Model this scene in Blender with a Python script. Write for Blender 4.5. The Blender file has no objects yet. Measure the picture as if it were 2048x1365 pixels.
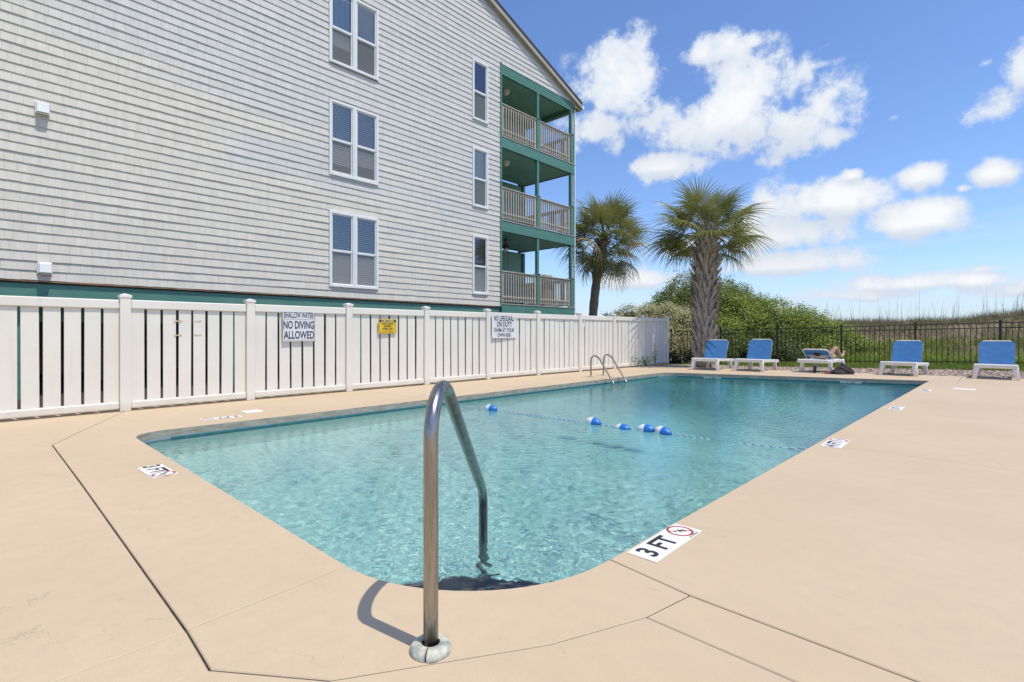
import bpy, bmesh, math, random
import numpy as np
from mathutils import Vector, Matrix, noise

random.seed(7)
RNG = np.random.default_rng(11)
R = math.radians
scene = bpy.context.scene
C = scene.collection

# ------------------------------------------------------------------ camera
EYE = 1.08
YAW = R(43.22)
cam = bpy.data.cameras.new('camera')
cam_o = bpy.data.objects.new('camera', cam)
C.objects.link(cam_o)
cam_o.location = (0, 0, EYE)
cam_o.rotation_euler = (R(90), 0, YAW)
cam.sensor_width = 36.0
cam.lens = 1028.0 / 2048.0 * 36.0
cam.shift_y = -14.5 / 2048.0
cam.clip_start = 0.05
cam.clip_end = 3000
scene.camera = cam_o

# ------------------------------------------------------------------ sun, sky
SUN_EL, SUN_AZ = R(66), R(9)           # azimuth from +X towards +Y
sun_dir = Vector((math.cos(SUN_EL) * math.cos(SUN_AZ), math.cos(SUN_EL) * math.sin(SUN_AZ), math.sin(SUN_EL)))
sun = bpy.data.lights.new('sun', 'SUN')
sun.energy = 3.75
sun.angle = R(0.53)
sun.color = (1.0, 0.94, 0.80)
sun_o = bpy.data.objects.new('sun', sun)
C.objects.link(sun_o)
sun_o.rotation_euler = sun_dir.to_track_quat('Z', 'Y').to_euler()
sun.cycles.is_caustics_light = True

scene.view_settings.view_transform = 'Standard'
scene.view_settings.look = 'None'
scene.view_settings.gamma = 1.0
scene.view_settings.exposure = 0.0
scene.cycles.max_bounces = 8
scene.cycles.transparent_max_bounces = 16

world = bpy.data.worlds.new('World')
scene.world = world
world.use_nodes = True
wt = world.node_tree
for n in list(wt.nodes):
    wt.nodes.remove(n)


class NT:
    """small helper for wiring nodes"""
    def __init__(self, tree):
        self.t = tree

    def n(self, typ, **kw):
        nd = self.t.nodes.new(typ)
        for k, v in kw.items():
            setattr(nd, k, v)
        return nd

    def link(self, a, b):
        self.t.links.new(a, b)

    def val(self, sock, v):
        if hasattr(v, 'is_output'):
            self.link(v, sock)
        else:
            sock.default_value = v

    def math(self, op, a, b=0.0, c=None, clamp=False):
        nd = self.n('ShaderNodeMath', operation=op, use_clamp=clamp)
        self.val(nd.inputs[0], a)
        self.val(nd.inputs[1], b)
        if c is not None:
            self.val(nd.inputs[2], c)
        return nd.outputs[0]

    def noise(self, vec, scale, detail=4.0, rough=0.5, dist=0.0):
        nd = self.n('ShaderNodeTexNoise')
        if vec is not None:
            self.link(vec, nd.inputs['Vector'])
        nd.inputs['Scale'].default_value = scale
        nd.inputs['Detail'].default_value = detail
        nd.inputs['Roughness'].default_value = rough
        nd.inputs['Distortion'].default_value = dist
        return nd.outputs['Fac']

    def ramp(self, fac, stops, interp='LINEAR'):
        nd = self.n('ShaderNodeValToRGB')
        nd.color_ramp.interpolation = interp
        el = nd.color_ramp.elements
        while len(el) > 1:
            el.remove(el[-1])
        el[0].position = stops[0][0]
        el[0].color = (*stops[0][1], 1)
        for p, c in stops[1:]:
            e = el.new(p)
            e.color = (*c, 1)
        self.link(fac, nd.inputs[0])
        return nd.outputs[0]

    def smooth(self, x, a, b, lo=0.0, hi=1.0):
        nd = self.n('ShaderNodeMapRange', interpolation_type='SMOOTHSTEP')
        self.val(nd.inputs[0], x)
        nd.inputs[1].default_value = a
        nd.inputs[2].default_value = b
        nd.inputs[3].default_value = lo
        nd.inputs[4].default_value = hi
        return nd.outputs[0]

    def mix(self, fac, a, b, blend='MIX'):
        nd = self.n('ShaderNodeMix', data_type='RGBA', blend_type=blend)
        self.val(nd.inputs[0], fac)
        for s, v in ((nd.inputs[6], a), (nd.inputs[7], b)):
            if hasattr(v, 'is_output'):
                self.link(v, s)
            else:
                s.default_value = (*v, 1) if len(v) == 3 else v
        return nd.outputs[2]


def build_sky():
    N = NT(wt)
    out = N.n('ShaderNodeOutputWorld')
    bg = N.n('ShaderNodeBackground')
    sky = N.n('ShaderNodeTexSky')
    sky.sky_type = 'NISHITA'
    sky.sun_disc = False
    sky.sun_elevation = SUN_EL
    sky.sun_rotation = R(90) - SUN_AZ
    sky.air_density = 1.0
    sky.dust_density = 0.4
    sky.ozone_density = 2.2
    tc = N.n('ShaderNodeTexCoord')
    vec = tc.outputs['Generated']
    sep = N.n('ShaderNodeSeparateXYZ')
    N.link(vec, sep.inputs[0])
    dx, dy, dz = sep.outputs
    az = N.math('ARCTAN2', dx, dy)          # 0 along +Y, + towards +X
    el = N.math('ARCSINE', dz)
    # cloud texture space: a layer overhead, flattened towards the horizon
    n1 = N.noise(vec, 12.0, 10.0, 0.62)
    nz_lo = N.noise(vec, 3.2, 3.0, 0.5)
    n2 = N.noise(vec, 28.0, 6.0, 0.62)
    wob = N.math('ADD', N.math('MULTIPLY', N.math('SUBTRACT', n1, 0.5), 2.6),
                 N.math('MULTIPLY', N.math('SUBTRACT', n2, 0.5), 1.35))
    # (pixel x, pixel y, half-width px, half-height px, strength)
    blobs = [(1245, 170, 74, 84, 1.1), (1215, 255, 75, 45, 1.0), (1330, 255, 120, 42, .85), (1480, 218, 125, 72, 1.12), (1600, 245, 115, 52, 1.0),
             (1660, 272, 50, 25, .95), (1415, 100, 70, 26, .75), (1510, 84, 45, 14, .5), (1320, 330, 62, 22, 1.05), (1400, 330, 60, 24, .6),
             (1180, 290, 60, 28, .6), (1705, 350, 26, 13, .95), (1842, 354, 42, 25, 1.1), (1990, 345, 55, 28, 1.1), (1930, 376, 18, 9, .8),
             (1985, 215, 58, 40, .8), (1975, 125, 22, 12, .7), (2045, 125, 45, 55, .85), (1620, 405, 135, 38, 1.15), (1560, 462, 130, 42, 1.05),
             (1840, 440, 100, 36, 1.2), (1570, 525, 175, 26, 1.1), (1850, 565, 200, 19, 1.05), (2010, 535, 100, 8, .7), (1260, 560, 100, 20, 1.0),
             (1850, 225, 50, 10, .45), (1150, 145, 24, 14, .3), (1520, 322, 26, 12, .5), (1700, 590, 150, 14, .85), (2060, 575, 110, 15, .85),
             (1390, 500, 120, 24, .6), (1770, 190, 40, 9, .5), (1640, 130, 45, 10, .5), (2030, 60, 30, 12, .6), (1870, 165, 14, 8, .6), (1740, 400, 60, 18, .75), (1790, 235, 22, 8, .6)]
    field = None
    base = None
    for px, py, hw, hh, s in blobs:
        u = (px - 1024) / 1028.0
        w_ = (668 - py) / 1028.0
        a0 = math.atan(u) - YAW
        e0 = math.atan(w_ * math.cos(math.atan(u)))
        ka = math.cos(math.atan(u)) ** 2
        sa = hw / 1028.0 * ka
        se = hh / 1028.0 * math.cos(math.atan(u))
        qa = N.math('MULTIPLY', N.math('SUBTRACT', az, a0), 1.0 / sa)
        qe = N.math('MULTIPLY', N.math('SUBTRACT', el, e0), 1.0 / se)
        d2 = N.math('ADD', N.math('MULTIPLY', qa, qa), N.math('MULTIPLY', qe, qe))
        g = N.math('MULTIPLY', N.math('POWER', 2.718, N.math('MULTIPLY', d2, -0.62)), s)
        field = g if field is None else N.math('MAXIMUM', field, g)
        # underside shading: where a cloud's own lower half lies
        lowside = N.math('MULTIPLY', g, N.math('MULTIPLY', N.math('ADD', qe, 0.15), -1.0))
        base = lowside if base is None else N.math('MAXIMUM', base, lowside)
    # the same kind of scattered fair-weather cloud all round the rest of the sky
    away = N.math('SUBTRACT', 1.0, N.smooth(N.math('ABSOLUTE', N.math('SUBTRACT', az, R(-12))), R(48), R(75), 1.0, 0.0))
    scat = N.math('MULTIPLY', N.smooth(nz_lo, 0.48, 0.72), N.math('MULTIPLY', away, 1.1))
    field = N.math('MAXIMUM', field, scat)
    dens = N.math('ADD', N.math('SUBTRACT', field, 0.50), N.math('MULTIPLY', wob, 0.72))
    gate = N.smooth(field, 0.02, 0.34)
    mask = N.math('MULTIPLY', N.smooth(dens, -0.12, 0.30), gate)
    # the wispy haze low over the sea
    haze = N.math('MULTIPLY', N.smooth(el, R(9), R(0), 0, 0.7), 1.0)
    streak_vec = N.n('ShaderNodeMapping')
    streak_vec.inputs['Scale'].default_value = (2.2, 2.2, 26.0)
    N.link(vec, streak_vec.inputs['Vector'])
    st = N.noise(streak_vec.outputs[0], 1.6, 5.0, 0.55)
    streak = N.math('MULTIPLY', N.smooth(st, 0.47, 0.68), N.smooth(el, R(13), R(3), 0.0, 0.6))
    thick = N.smooth(dens, 0.05, 0.75)
    shade = N.math('MULTIPLY', N.smooth(base, 0.05, 0.60), N.smooth(n1, 0.30, 0.65, 0.45, 1.0))
    cloud_col = N.mix(N.math('MULTIPLY', thick, 0.9), (7.2, 8.0, 9.2), (9.9, 9.9, 9.9))
    cloud_col = N.mix(N.math('MULTIPLY', shade, 0.75), cloud_col, (5.9, 6.7, 7.9))
    # blue of the clear air: deepen the zenith tint a little
    hs = N.n('ShaderNodeHueSaturation')
    hs.inputs['Saturation'].default_value = 1.02
    hs.inputs['Value'].default_value = 1.55
    N.link(sky.outputs[0], hs.inputs['Color'])
    tint = N.mix(1.0, hs.outputs[0], (0.90, 1.02, 1.25), 'MULTIPLY')
    clear = N.mix(N.math('MAXIMUM', haze, streak), tint, (6.3, 7.7, 9.2))
    col = N.mix(mask, clear, cloud_col)
    N.link(col, bg.inputs['Color'])
    bg.inputs['Strength'].default_value = 0.10
    N.link(bg.outputs[0], out.inputs['Surface'])


build_sky()

# ------------------------------------------------------------------ helpers: materials
MATS = {}


def mat(name, col, rough=0.6, metal=0.0, var=0.0, vscale=3.0, bump=0.0, bscale=30.0, col2=None, spec=0.5, attr=None, stretch=None, translucent=0.0, detail=5.0):
    """principled material with procedural colour variation and relief"""
    if name in MATS:
        return MATS[name]
    m = bpy.data.materials.new(name)
    m.use_nodes = True
    N = NT(m.node_tree)
    b = m.node_tree.nodes['Principled BSDF']
    b.inputs['Roughness'].default_value = rough
    b.inputs['Metallic'].default_value = metal
    b.inputs['Specular IOR Level'].default_value = spec
    tc = N.n('ShaderNodeTexCoord')
    vec = tc.outputs['Object']
    if stretch:
        mp = N.n('ShaderNodeMapping')
        mp.inputs['Scale'].default_value = stretch
        N.link(vec, mp.inputs['Vector'])
        vec = mp.outputs[0]
    c = (*col, 1)
    cs = None
    if attr:
        at = N.n('ShaderNodeVertexColor', layer_name=attr)
        cs = at.outputs['Color']
    if col2 is not None or var > 0:
        f = N.noise(vec, vscale, detail, 0.6)
        f = N.smooth(f, 0.3, 0.7)
        if col2 is None:
            lo = tuple(x * (1 - var) for x in col)
            hi = tuple(min(1, x * (1 + var)) for x in col)
        else:
            lo, hi = col, col2
        if cs is not None:
            v = N.mix(f, (1 - var,) * 3, (1 + var,) * 3)
            cs = N.mix(1.0, cs, v, 'MULTIPLY')
        else:
            cs = N.mix(f, lo, hi)
    if cs is not None:
        N.link(cs, b.inputs['Base Color'])
    else:
        b.inputs['Base Color'].default_value = c
    if bump > 0:
        bn = N.n('ShaderNodeBump')
        bn.inputs['Strength'].default_value = bump
        bn.inputs['Distance'].default_value = 0.01
        N.link(N.noise(vec, bscale, 6.0, 0.6), bn.inputs['Height'])
        N.link(bn.outputs[0], b.inputs['Normal'])
    if translucent > 0:
        tr = N.n('ShaderNodeBsdfTranslucent')
        if cs is not None:
            N.link(cs, tr.inputs['Color'])
        else:
            tr.inputs['Color'].default_value = c
        mx = N.n('ShaderNodeMixShader')
        mx.inputs[0].default_value = translucent
        outn = [n for n in m.node_tree.nodes if n.type == 'OUTPUT_MATERIAL'][0]
        N.link(b.outputs[0], mx.inputs[1])
        N.link(tr.outputs[0], mx.inputs[2])
        N.link(mx.outputs[0], outn.inputs['Surface'])
    MATS[name] = m
    return m


def deck_material():
    m = bpy.data.materials.new('painted_concrete')
    m.use_nodes = True
    N = NT(m.node_tree)
    b = m.node_tree.nodes['Principled BSDF']
    g = N.n('ShaderNodeNewGeometry')
    vec = g.outputs['Position']
    a = N.smooth(N.noise(vec, 0.55, 6, 0.62), 0.32, 0.70)
    c = N.mix(a, (0.565, 0.430, 0.285), (0.612, 0.474, 0.320))
    f = N.smooth(N.noise(vec, 9.0, 6, 0.65), 0.35, 0.68)
    c = N.mix(N.math('MULTIPLY', f, 0.4), c, (0.525, 0.400, 0.275))
    # pale worn spots and dark specks
    w = N.smooth(N.noise(vec, 2.6, 8, 0.72), 0.66, 0.74)
    c = N.mix(N.math('MULTIPLY', w, 0.35), c, (0.68, 0.57, 0.45))
    sp = N.smooth(N.noise(vec, 42.0, 3, 0.5), 0.72, 0.78)
    c = N.mix(N.math('MULTIPLY', sp, 0.5), c, (0.30, 0.22, 0.15))
    scv = N.n('ShaderNodeMapping')
    scv.inputs['Scale'].default_value = (1.2, 7.0, 1.0)
    scv.inputs['Rotation'].default_value = (0, 0, 0.7)
    N.link(vec, scv.inputs['Vector'])
    sk = N.smooth(N.noise(scv.outputs[0], 2.2, 8, 0.7), 0.60, 0.72)
    c = N.mix(N.math('MULTIPLY', sk, 0.3), c, (0.42, 0.33, 0.25))
    # hairline crazing, only here and there, and fine grit
    cn = N.noise(vec, 1.7, 7, 0.6, 0.4)
    line = N.smooth(N.math('ABSOLUTE', N.math('SUBTRACT', cn, 0.5)), 0.0035, 0.0008)
    where = N.smooth(N.noise(vec, 0.9, 3, 0.5), 0.56, 0.66)
    c = N.mix(N.math('MULTIPLY', N.math('MULTIPLY', line, where), 0.55), c, (0.27, 0.20, 0.14))
    grit = N.noise(vec, 150.0, 3, 0.7)
    c = N.mix(N.math('MULTIPLY', N.smooth(grit, 0.30, 0.72), 0.22), c, (0.43, 0.33, 0.23))
    # side faces: bare grey-tan weathered concrete with trowel marks
    sep = N.n('ShaderNodeSeparateXYZ')
    N.link(g.outputs['True Normal'], sep.inputs[0])
    side = N.smooth(sep.outputs[2], 0.75, 0.35)
    gm = N.n('ShaderNodeMapping')
    gm.inputs['Scale'].default_value = (5.0, 5.0, 30.0)
    N.link(vec, gm.inputs['Vector'])
    gs = N.smooth(N.noise(gm.outputs[0], 1.0, 7, 0.65), 0.33, 0.68)
    sc_ = N.mix(gs, (0.27, 0.245, 0.19), (0.44, 0.40, 0.32))
    c = N.mix(side, c, sc_)
    N.link(c, b.inputs['Base Color'])
    b.inputs['Roughness'].default_value = 0.7
    b.inputs['Specular IOR Level'].default_value = 0.35
    bn = N.n('ShaderNodeBump')
    bn.inputs['Strength'].default_value = 0.25
    bn.inputs['Distance'].default_value = 0.004
    h = N.math('ADD', N.noise(vec, 90, 4, 0.6), N.math('MULTIPLY', N.noise(vec, 7, 5, 0.6), 1.5))
    N.link(h, bn.inputs['Height'])
    N.link(bn.outputs[0], b.inputs['Normal'])
    MATS['deck'] = m
    return m


def glass_material(name, tint=(0.75, 0.82, 0.9), refl=1.0, mesh=0.0):
    """window pane: clear with a fresnel reflection"""
    m = bpy.data.materials.new(name)
    m.use_nodes = True
    nt = m.node_tree
    N = NT(nt)
    nt.nodes.remove(nt.nodes['Principled BSDF'])
    out = [n for n in nt.nodes if n.type == 'OUTPUT_MATERIAL'][0]
    t = N.n('ShaderNodeBsdfTransparent')
    t.inputs['Color'].default_value = (*tint, 1)
    gl = N.n('ShaderNodeBsdfGlossy')
    gl.inputs['Roughness'].default_value = 0.03
    fr = N.n('ShaderNodeFresnel')
    fr.inputs['IOR'].default_value = 1.9
    tc = N.n('ShaderNodeTexCoord')
    bn = N.n('ShaderNodeBump')
    bn.inputs['Strength'].default_value = 0.06
    N.link(N.noise(tc.outputs['Object'], 2.2, 2, 0.5), bn.inputs['Height'])
    N.link(bn.outputs[0], gl.inputs['Normal'])
    mx = N.n('ShaderNodeMixShader')
    N.link(N.math('MULTIPLY', fr.outputs[0], refl, clamp=True), mx.inputs[0])
    N.link(t.outputs[0], mx.inputs[1])
    N.link(gl.outputs[0], mx.inputs[2])
    last = mx.outputs[0]
    if mesh > 0:                       # insect screen woven over the pane
        df = N.n('ShaderNodeBsdfDiffuse')
        df.inputs['Color'].default_value = (0.36, 0.36, 0.36, 1)
        m2 = N.n('ShaderNodeMixShader')
        m2.inputs[0].default_value = mesh
        N.link(last, m2.inputs[1])
        N.link(df.outputs[0], m2.inputs[2])
        last = m2.outputs[0]
    N.link(last, out.inputs['Surface'])
    MATS[name] = m
    return m


M_DECK = deck_material()
def vinyl_material():
    m = bpy.data.materials.new('white_vinyl')
    m.use_nodes = True
    N = NT(m.node_tree)
    b = m.node_tree.nodes['Principled BSDF']
    g = N.n('ShaderNodeNewGeometry')
    vec = g.outputs['Position']
    c = N.mix(N.smooth(N.noise(vec, 1.1, 5, 0.6), 0.3, 0.7), (0.73, 0.685, 0.61), (0.785, 0.74, 0.66))
    mp = N.n('ShaderNodeMapping')
    mp.inputs['Scale'].default_value = (9, 9, 0.8)
    N.link(vec, mp.inputs['Vector'])
    st = N.smooth(N.noise(mp.outputs[0], 1.0, 6, 0.65), 0.55, 0.75)
    c = N.mix(N.math('MULTIPLY', st, 0.16), c, (0.50, 0.45, 0.36))
    sep = N.n('ShaderNodeSeparateXYZ')
    N.link(vec, sep.inputs[0])
    k = N.math('ADD', sep.outputs[2], N.math('MULTIPLY', N.noise(vec, 5, 5, 0.65), 0.28))
    c = N.mix(N.math('MULTIPLY', N.smooth(k, 0.30, 0.16), 0.30), c, (0.45, 0.39, 0.28))
    sp = N.smooth(N.noise(vec, 30, 4, 0.6), 0.70, 0.76)
    c = N.mix(N.math('MULTIPLY', sp, 0.35), c, (0.40, 0.34, 0.26))
    N.link(c, b.inputs['Base Color'])
    b.inputs['Roughness'].default_value = 0.42
    bn = N.n('ShaderNodeBump')
    bn.inputs['Strength'].default_value = 0.08
    N.link(N.noise(vec, 4, 4, 0.6), bn.inputs['Height'])
    N.link(bn.outputs[0], b.inputs['Normal'])
    return m


M_VINYL = vinyl_material()
M_TRIM = mat('white_trim', (0.78, 0.78, 0.78), 0.4, var=0.03, vscale=2)
M_TEAL = mat('teal_paint', (0.070, 0.205, 0.165), 0.5, col2=(0.105, 0.245, 0.195), vscale=2.2, bump=0.12, bscale=14, stretch=(1, 1, 4))
M_TEAL_CEIL = mat('teal_ceiling_brightened', (0.18, 0.38, 0.325), 0.55, col2=(0.22, 0.43, 0.375), vscale=1.5)  # teal lightened in the colour to make up for dim balcony light
M_GREYWOOD = mat('weathered_wood', (0.40, 0.35, 0.285), 0.8, col2=(0.52, 0.465, 0.39), vscale=6, bump=0.3, bscale=30, stretch=(1, 1, 0.2))
M_SIDING = mat('vinyl_shingle', (0.6, 0.57, 0.53), 0.72, var=0.045, vscale=4.0, bump=0.35, bscale=24, attr='tone', stretch=(1, 2.5, 0.5))
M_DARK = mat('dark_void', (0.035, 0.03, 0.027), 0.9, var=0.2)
M_BROWN = mat('brown_wall', (0.24, 0.19, 0.15), 0.9, col2=(0.33, 0.26, 0.21), vscale=1.2)
M_ROOF = mat('asphalt_roof', (0.045, 0.043, 0.045), 0.9, var=0.3, vscale=20)
M_FASCIA = mat('fascia_board', (0.40, 0.365, 0.315), 0.6, var=0.06)
M_STEEL = None
M_BLACK = mat('black_powder_coat', (0.012, 0.012, 0.013), 0.42, var=0.2)
M_RESIN = mat('white_resin', (0.74, 0.71, 0.66), 0.45, var=0.05, vscale=5)
M_SLING = mat('blue_sling', (0.05, 0.19, 0.44), 0.75, var=0.10, vscale=7, bump=0.25, bscale=160, translucent=0.12)
M_BLUEPL = mat('blue_plastic', (0.02, 0.17, 0.52), 0.35, var=0.06)
M_WHITEPL = mat('white_plastic', (0.78, 0.78, 0.76), 0.35, var=0.04)
M_SKIN = mat('skin', (0.50, 0.285, 0.20), 0.55, var=0.08, vscale=9)
M_INK = mat('dark_ink', (0.025, 0.024, 0.028), 0.6)
M_NAVY = mat('navy_ink', (0.018, 0.022, 0.075), 0.6)
M_RED = mat('red_ink', (0.42, 0.03, 0.03), 0.6)
M_YELLOW = mat('yellow_enamel', (0.72, 0.47, 0.02), 0.4, var=0.04)
M_SIGNW = mat('sign_white', (0.72, 0.72, 0.72), 0.4, var=0.05, vscale=4)
M_MARK = mat('marker_tile', (0.76, 0.74, 0.70), 0.55, var=0.07, vscale=9)
M_GLASS = glass_material('pane_glass', (0.90, 0.92, 0.94), 1.9)
M_GLASS_S = glass_material('pane_glass_screened', (0.80, 0.80, 0.80), 0.7, 0.38)
M_BLIND = mat('blind_slat', (0.88, 0.88, 0.86), 0.5)
M_SHADE = mat('roller_shade', (0.84, 0.81, 0.68), 0.7, var=0.05)


def steel_material():
    m = bpy.data.materials.new('stainless_steel')
    m.use_nodes = True
    N = NT(m.node_tree)
    b = m.node_tree.nodes['Principled BSDF']
    b.inputs['Metallic'].default_value = 1.0
    tc = N.n('ShaderNodeTexCoord')
    mp = N.n('ShaderNodeMapping')
    mp.inputs['Scale'].default_value = (40, 40, 3)
    N.link(tc.outputs['Object'], mp.inputs['Vector'])
    f = N.smooth(N.noise(mp.outputs[0], 1.0, 6, 0.65), 0.3, 0.7)
    c = N.mix(f, (0.27, 0.245, 0.22), (0.42, 0.395, 0.37))
    N.link(c, b.inputs['Base Color'])
    r = N.math('ADD', 0.24, N.math('MULTIPLY', N.noise(tc.outputs['Object'], 14, 5, 0.6), 0.16))
    N.link(r, b.inputs['Roughness'])
    return m


M_STEEL = steel_material()

# ------------------------------------------------------------------ helpers: geometry


def mesh_obj(name, verts, faces, m=None, parent=None, smooth=False, link=True):
    me = bpy.data.meshes.new(name)
    me.from_pydata([tuple(v) for v in verts], [], [tuple(f) for f in faces])
    if m is not None:
        me.materials.append(m)
    if smooth:
        me.polygons.foreach_set('use_smooth', [True] * len(me.polygons))
    o = bpy.data.objects.new(name, me)
    if link:
        C.objects.link(o)
    if parent is not None:
        o.parent = parent
    return o


def bm_obj(name, bm, m=None, parent=None, smooth=False):
    bmesh.ops.recalc_face_normals(bm, faces=bm.faces)
    me = bpy.data.meshes.new(name)
    bm.to_mesh(me)
    bm.free()
    if m is not None:
        me.materials.append(m)
    if smooth:
        me.polygons.foreach_set('use_smooth', [True] * len(me.polygons))
    o = bpy.data.objects.new(name, me)
    C.objects.link(o)
    if parent is not None:
        o.parent = parent
    return o


def link_mesh(name, me, parent=None, loc=(0, 0, 0), rot=(0, 0, 0), scale=(1, 1, 1)):
    o = bpy.data.objects.new(name, me)
    C.objects.link(o)
    o.location = loc
    o.rotation_euler = rot
    o.scale = scale
    if parent is not None:
        o.parent = parent
    return o


def empty(name, loc=(0, 0, 0), rz=0.0):
    o = bpy.data.objects.new(name, None)
    C.objects.link(o)
    o.location = loc
    o.rotation_euler = (0, 0, rz)
    return o


def tag(o, label, cat, group=None):
    o['label'] = label
    o['category'] = cat
    if group:
        o['group'] = group
    return o


def kind(o, k):
    o['kind'] = k
    return o


def add_box(bm, x0, x1, y0, y1, z0, z1, bev=0.0, mtx=None):
    vs = [bm.verts.new((x, y, z)) for z in (z0, z1) for y in (y0, y1) for x in (x0, x1)]
    fs = [(0, 2, 3, 1), (4, 5, 7, 6), (0, 1, 5, 4), (2, 6, 7, 3), (0, 4, 6, 2), (1, 3, 7, 5)]
    faces = [bm.faces.new([vs[i] for i in f]) for f in fs]
    if bev > 0:
        es = list({e for f in faces for e in f.edges})
        r = bmesh.ops.bevel(bm, geom=es, offset=bev, segments=1, affect='EDGES', profile=0.5)
        vs = list({v for f in r['faces'] for v in f.verts})
    if mtx is not None:
        bmesh.ops.transform(bm, matrix=mtx, verts=vs)
    return vs


def box_obj(name, x0, x1, y0, y1, z0, z1, m, parent=None, bev=0.0):
    bm = bmesh.new()
    add_box(bm, x0, x1, y0, y1, z0, z1, bev)
    return bm_obj(name, bm, m, parent)


def box_mesh(name, x0, x1, y0, y1, z0, z1, m, bev=0.0):
    bm = bmesh.new()
    add_box(bm, x0, x1, y0, y1, z0, z1, bev)
    bmesh.ops.recalc_face_normals(bm, faces=bm.faces)
    me = bpy.data.meshes.new(name)
    bm.to_mesh(me)
    bm.free()
    me.materials.append(m)
    return me


def tube_data(pts, rad, seg=12, cap=True):
    """swept tube: rad is a number or a list per point"""
    pts = [Vector(p) for p in pts]
    n = len(pts)
    rads = [rad] * n if not hasattr(rad, '__len__') else list(rad)
    verts, faces = [], []
    prev = None
    for i, p in enumerate(pts):
        t = (pts[min(i + 1, n - 1)] - pts[max(i - 1, 0)]).normalized()
        if prev is None:
            a = Vector((0, 0, 1)) if abs(t.z) < 0.9 else Vector((1, 0, 0))
            u = t.cross(a).normalized()
        else:
            u = (prev - t * prev.dot(t)).normalized()
        prev = u
        w = t.cross(u)
        for k in range(seg):
            th = 2 * math.pi * k / seg
            verts.append(p + (u * math.cos(th) + w * math.sin(th)) * rads[i])
    for i in range(n - 1):
        for k in range(seg):
            a = i * seg + k
            b = i * seg + (k + 1) % seg
            faces.append((a, b, b + seg, a + seg))
    if cap:
        faces.append(tuple(range(seg - 1, -1, -1)))
        faces.append(tuple(range((n - 1) * seg, n * seg)))
    return verts, faces


def tube_obj(name, pts, rad, m, parent=None, seg=12):
    v, f = tube_data(pts, rad, seg)
    return mesh_obj(name, v, f, m, parent, smooth=True)


def lathe_obj(name, prof, m, parent=None, seg=24, loc=(0, 0, 0), smooth=True):
    verts, faces = [], []
    for r, z in prof:
        for k in range(seg):
            th = 2 * math.pi * k / seg
            verts.append((loc[0] + r * math.cos(th), loc[1] + r * math.sin(th), loc[2] + z))
    for i in range(len(prof) - 1):
        for k in range(seg):
            a = i * seg + k
            b = i * seg + (k + 1) % seg
            faces.append((a, b, b + seg, a + seg))
    faces.append(tuple(range(seg - 1, -1, -1)))
    faces.append(tuple(range((len(prof) - 1) * seg, len(prof) * seg)))
    return mesh_obj(name, verts, faces, m, parent, smooth)


def arc_pts(ctrl, radii, n=8):
    """polyline with rounded corners"""
    ctrl = [Vector(c) for c in ctrl]
    out = [ctrl[0]]
    for i in range(1, len(ctrl) - 1):
        p, a, b = ctrl[i], ctrl[i - 1], ctrl[i + 1]
        r = radii[i - 1]
        ua, ub = (a - p).normalized(), (b - p).normalized()
        pa, pb = p + ua * r, p + ub * r
        for k in range(n + 1):
            t = k / n
            out.append(pa * (1 - t) ** 2 + p * 2 * t * (1 - t) + pb * t * t)
    out.append(ctrl[-1])
    return out


TEXTS = []


def text_obj(name, body, size, m, parent, mtx, sx=1.0, bold=0.0, align='CENTER'):
    cu = bpy.data.curves.new(name, 'FONT')
    cu.body = body
    cu.size = size
    cu.align_x = align
    cu.align_y = 'CENTER'
    cu.offset = bold
    cu.resolution_u = 3
    tmp = bpy.data.objects.new(name + '_tmp', cu)
    C.objects.link(tmp)
    TEXTS.append((tmp, name, m, parent, mtx, sx))


def flush_texts():
    bpy.context.view_layer.update()
    dg = bpy.context.evaluated_depsgraph_get()
    for tmp, name, m, parent, mtx, sx in TEXTS:
        me = bpy.data.meshes.new_from_object(tmp.evaluated_get(dg))
        me.materials.clear()
        me.materials.append(m)
        me.transform(mtx @ Matrix.Diagonal((sx, 1, 1, 1)))
        o = bpy.data.objects.new(name, me)
        C.objects.link(o)
        o.parent = parent
    for tmp, *_ in TEXTS:
        cu = tmp.data
        bpy.data.objects.remove(tmp)
        bpy.data.curves.remove(cu)
    TEXTS.clear()


# ================================================================== SETTING
# ---- pool outline (anticlockwise from near-left corner)
ARC_C, ARC_R = (-2.2, 2.07), 0.85


def near_arc(n=18):
    return [(ARC_C[0] + ARC_R * math.sin(R(90) * k / n), ARC_C[1] - ARC_R * math.cos(R(90) * k / n)) for k in range(n + 1)]


def round_corner(p, a, b, r, n=6):
    p, a, b = Vector(p), Vector(a), Vector(b)
    pa, pb = p + (a - p).normalized() * r, p + (b - p).normalized() * r
    return [tuple(pa * (1 - t) ** 2 + p * 2 * t * (1 - t) + pb * t * t) for t in [k / n for k in range(n + 1)]]


NL, FR, FL = (-6.82, 1.22), (-1.10, 15.2), (-6.76, 13.45)
c_nl = round_corner(NL, FL, (-2.2, 1.22), 0.38)           # coming down the left side, turning along the near side
c_fr = round_corner(FR, (-1.35, 2.07), FL, 0.10)
c_fl = round_corner(FL, FR, NL, 0.35)
POOL = c_nl + near_arc() + c_fr + c_fl
WATER_Z = -0.108

# gravel line (far edge of the deck)


def gravel_y(x):
    return 15.9 + (x + 7.8) * 0.185


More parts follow.
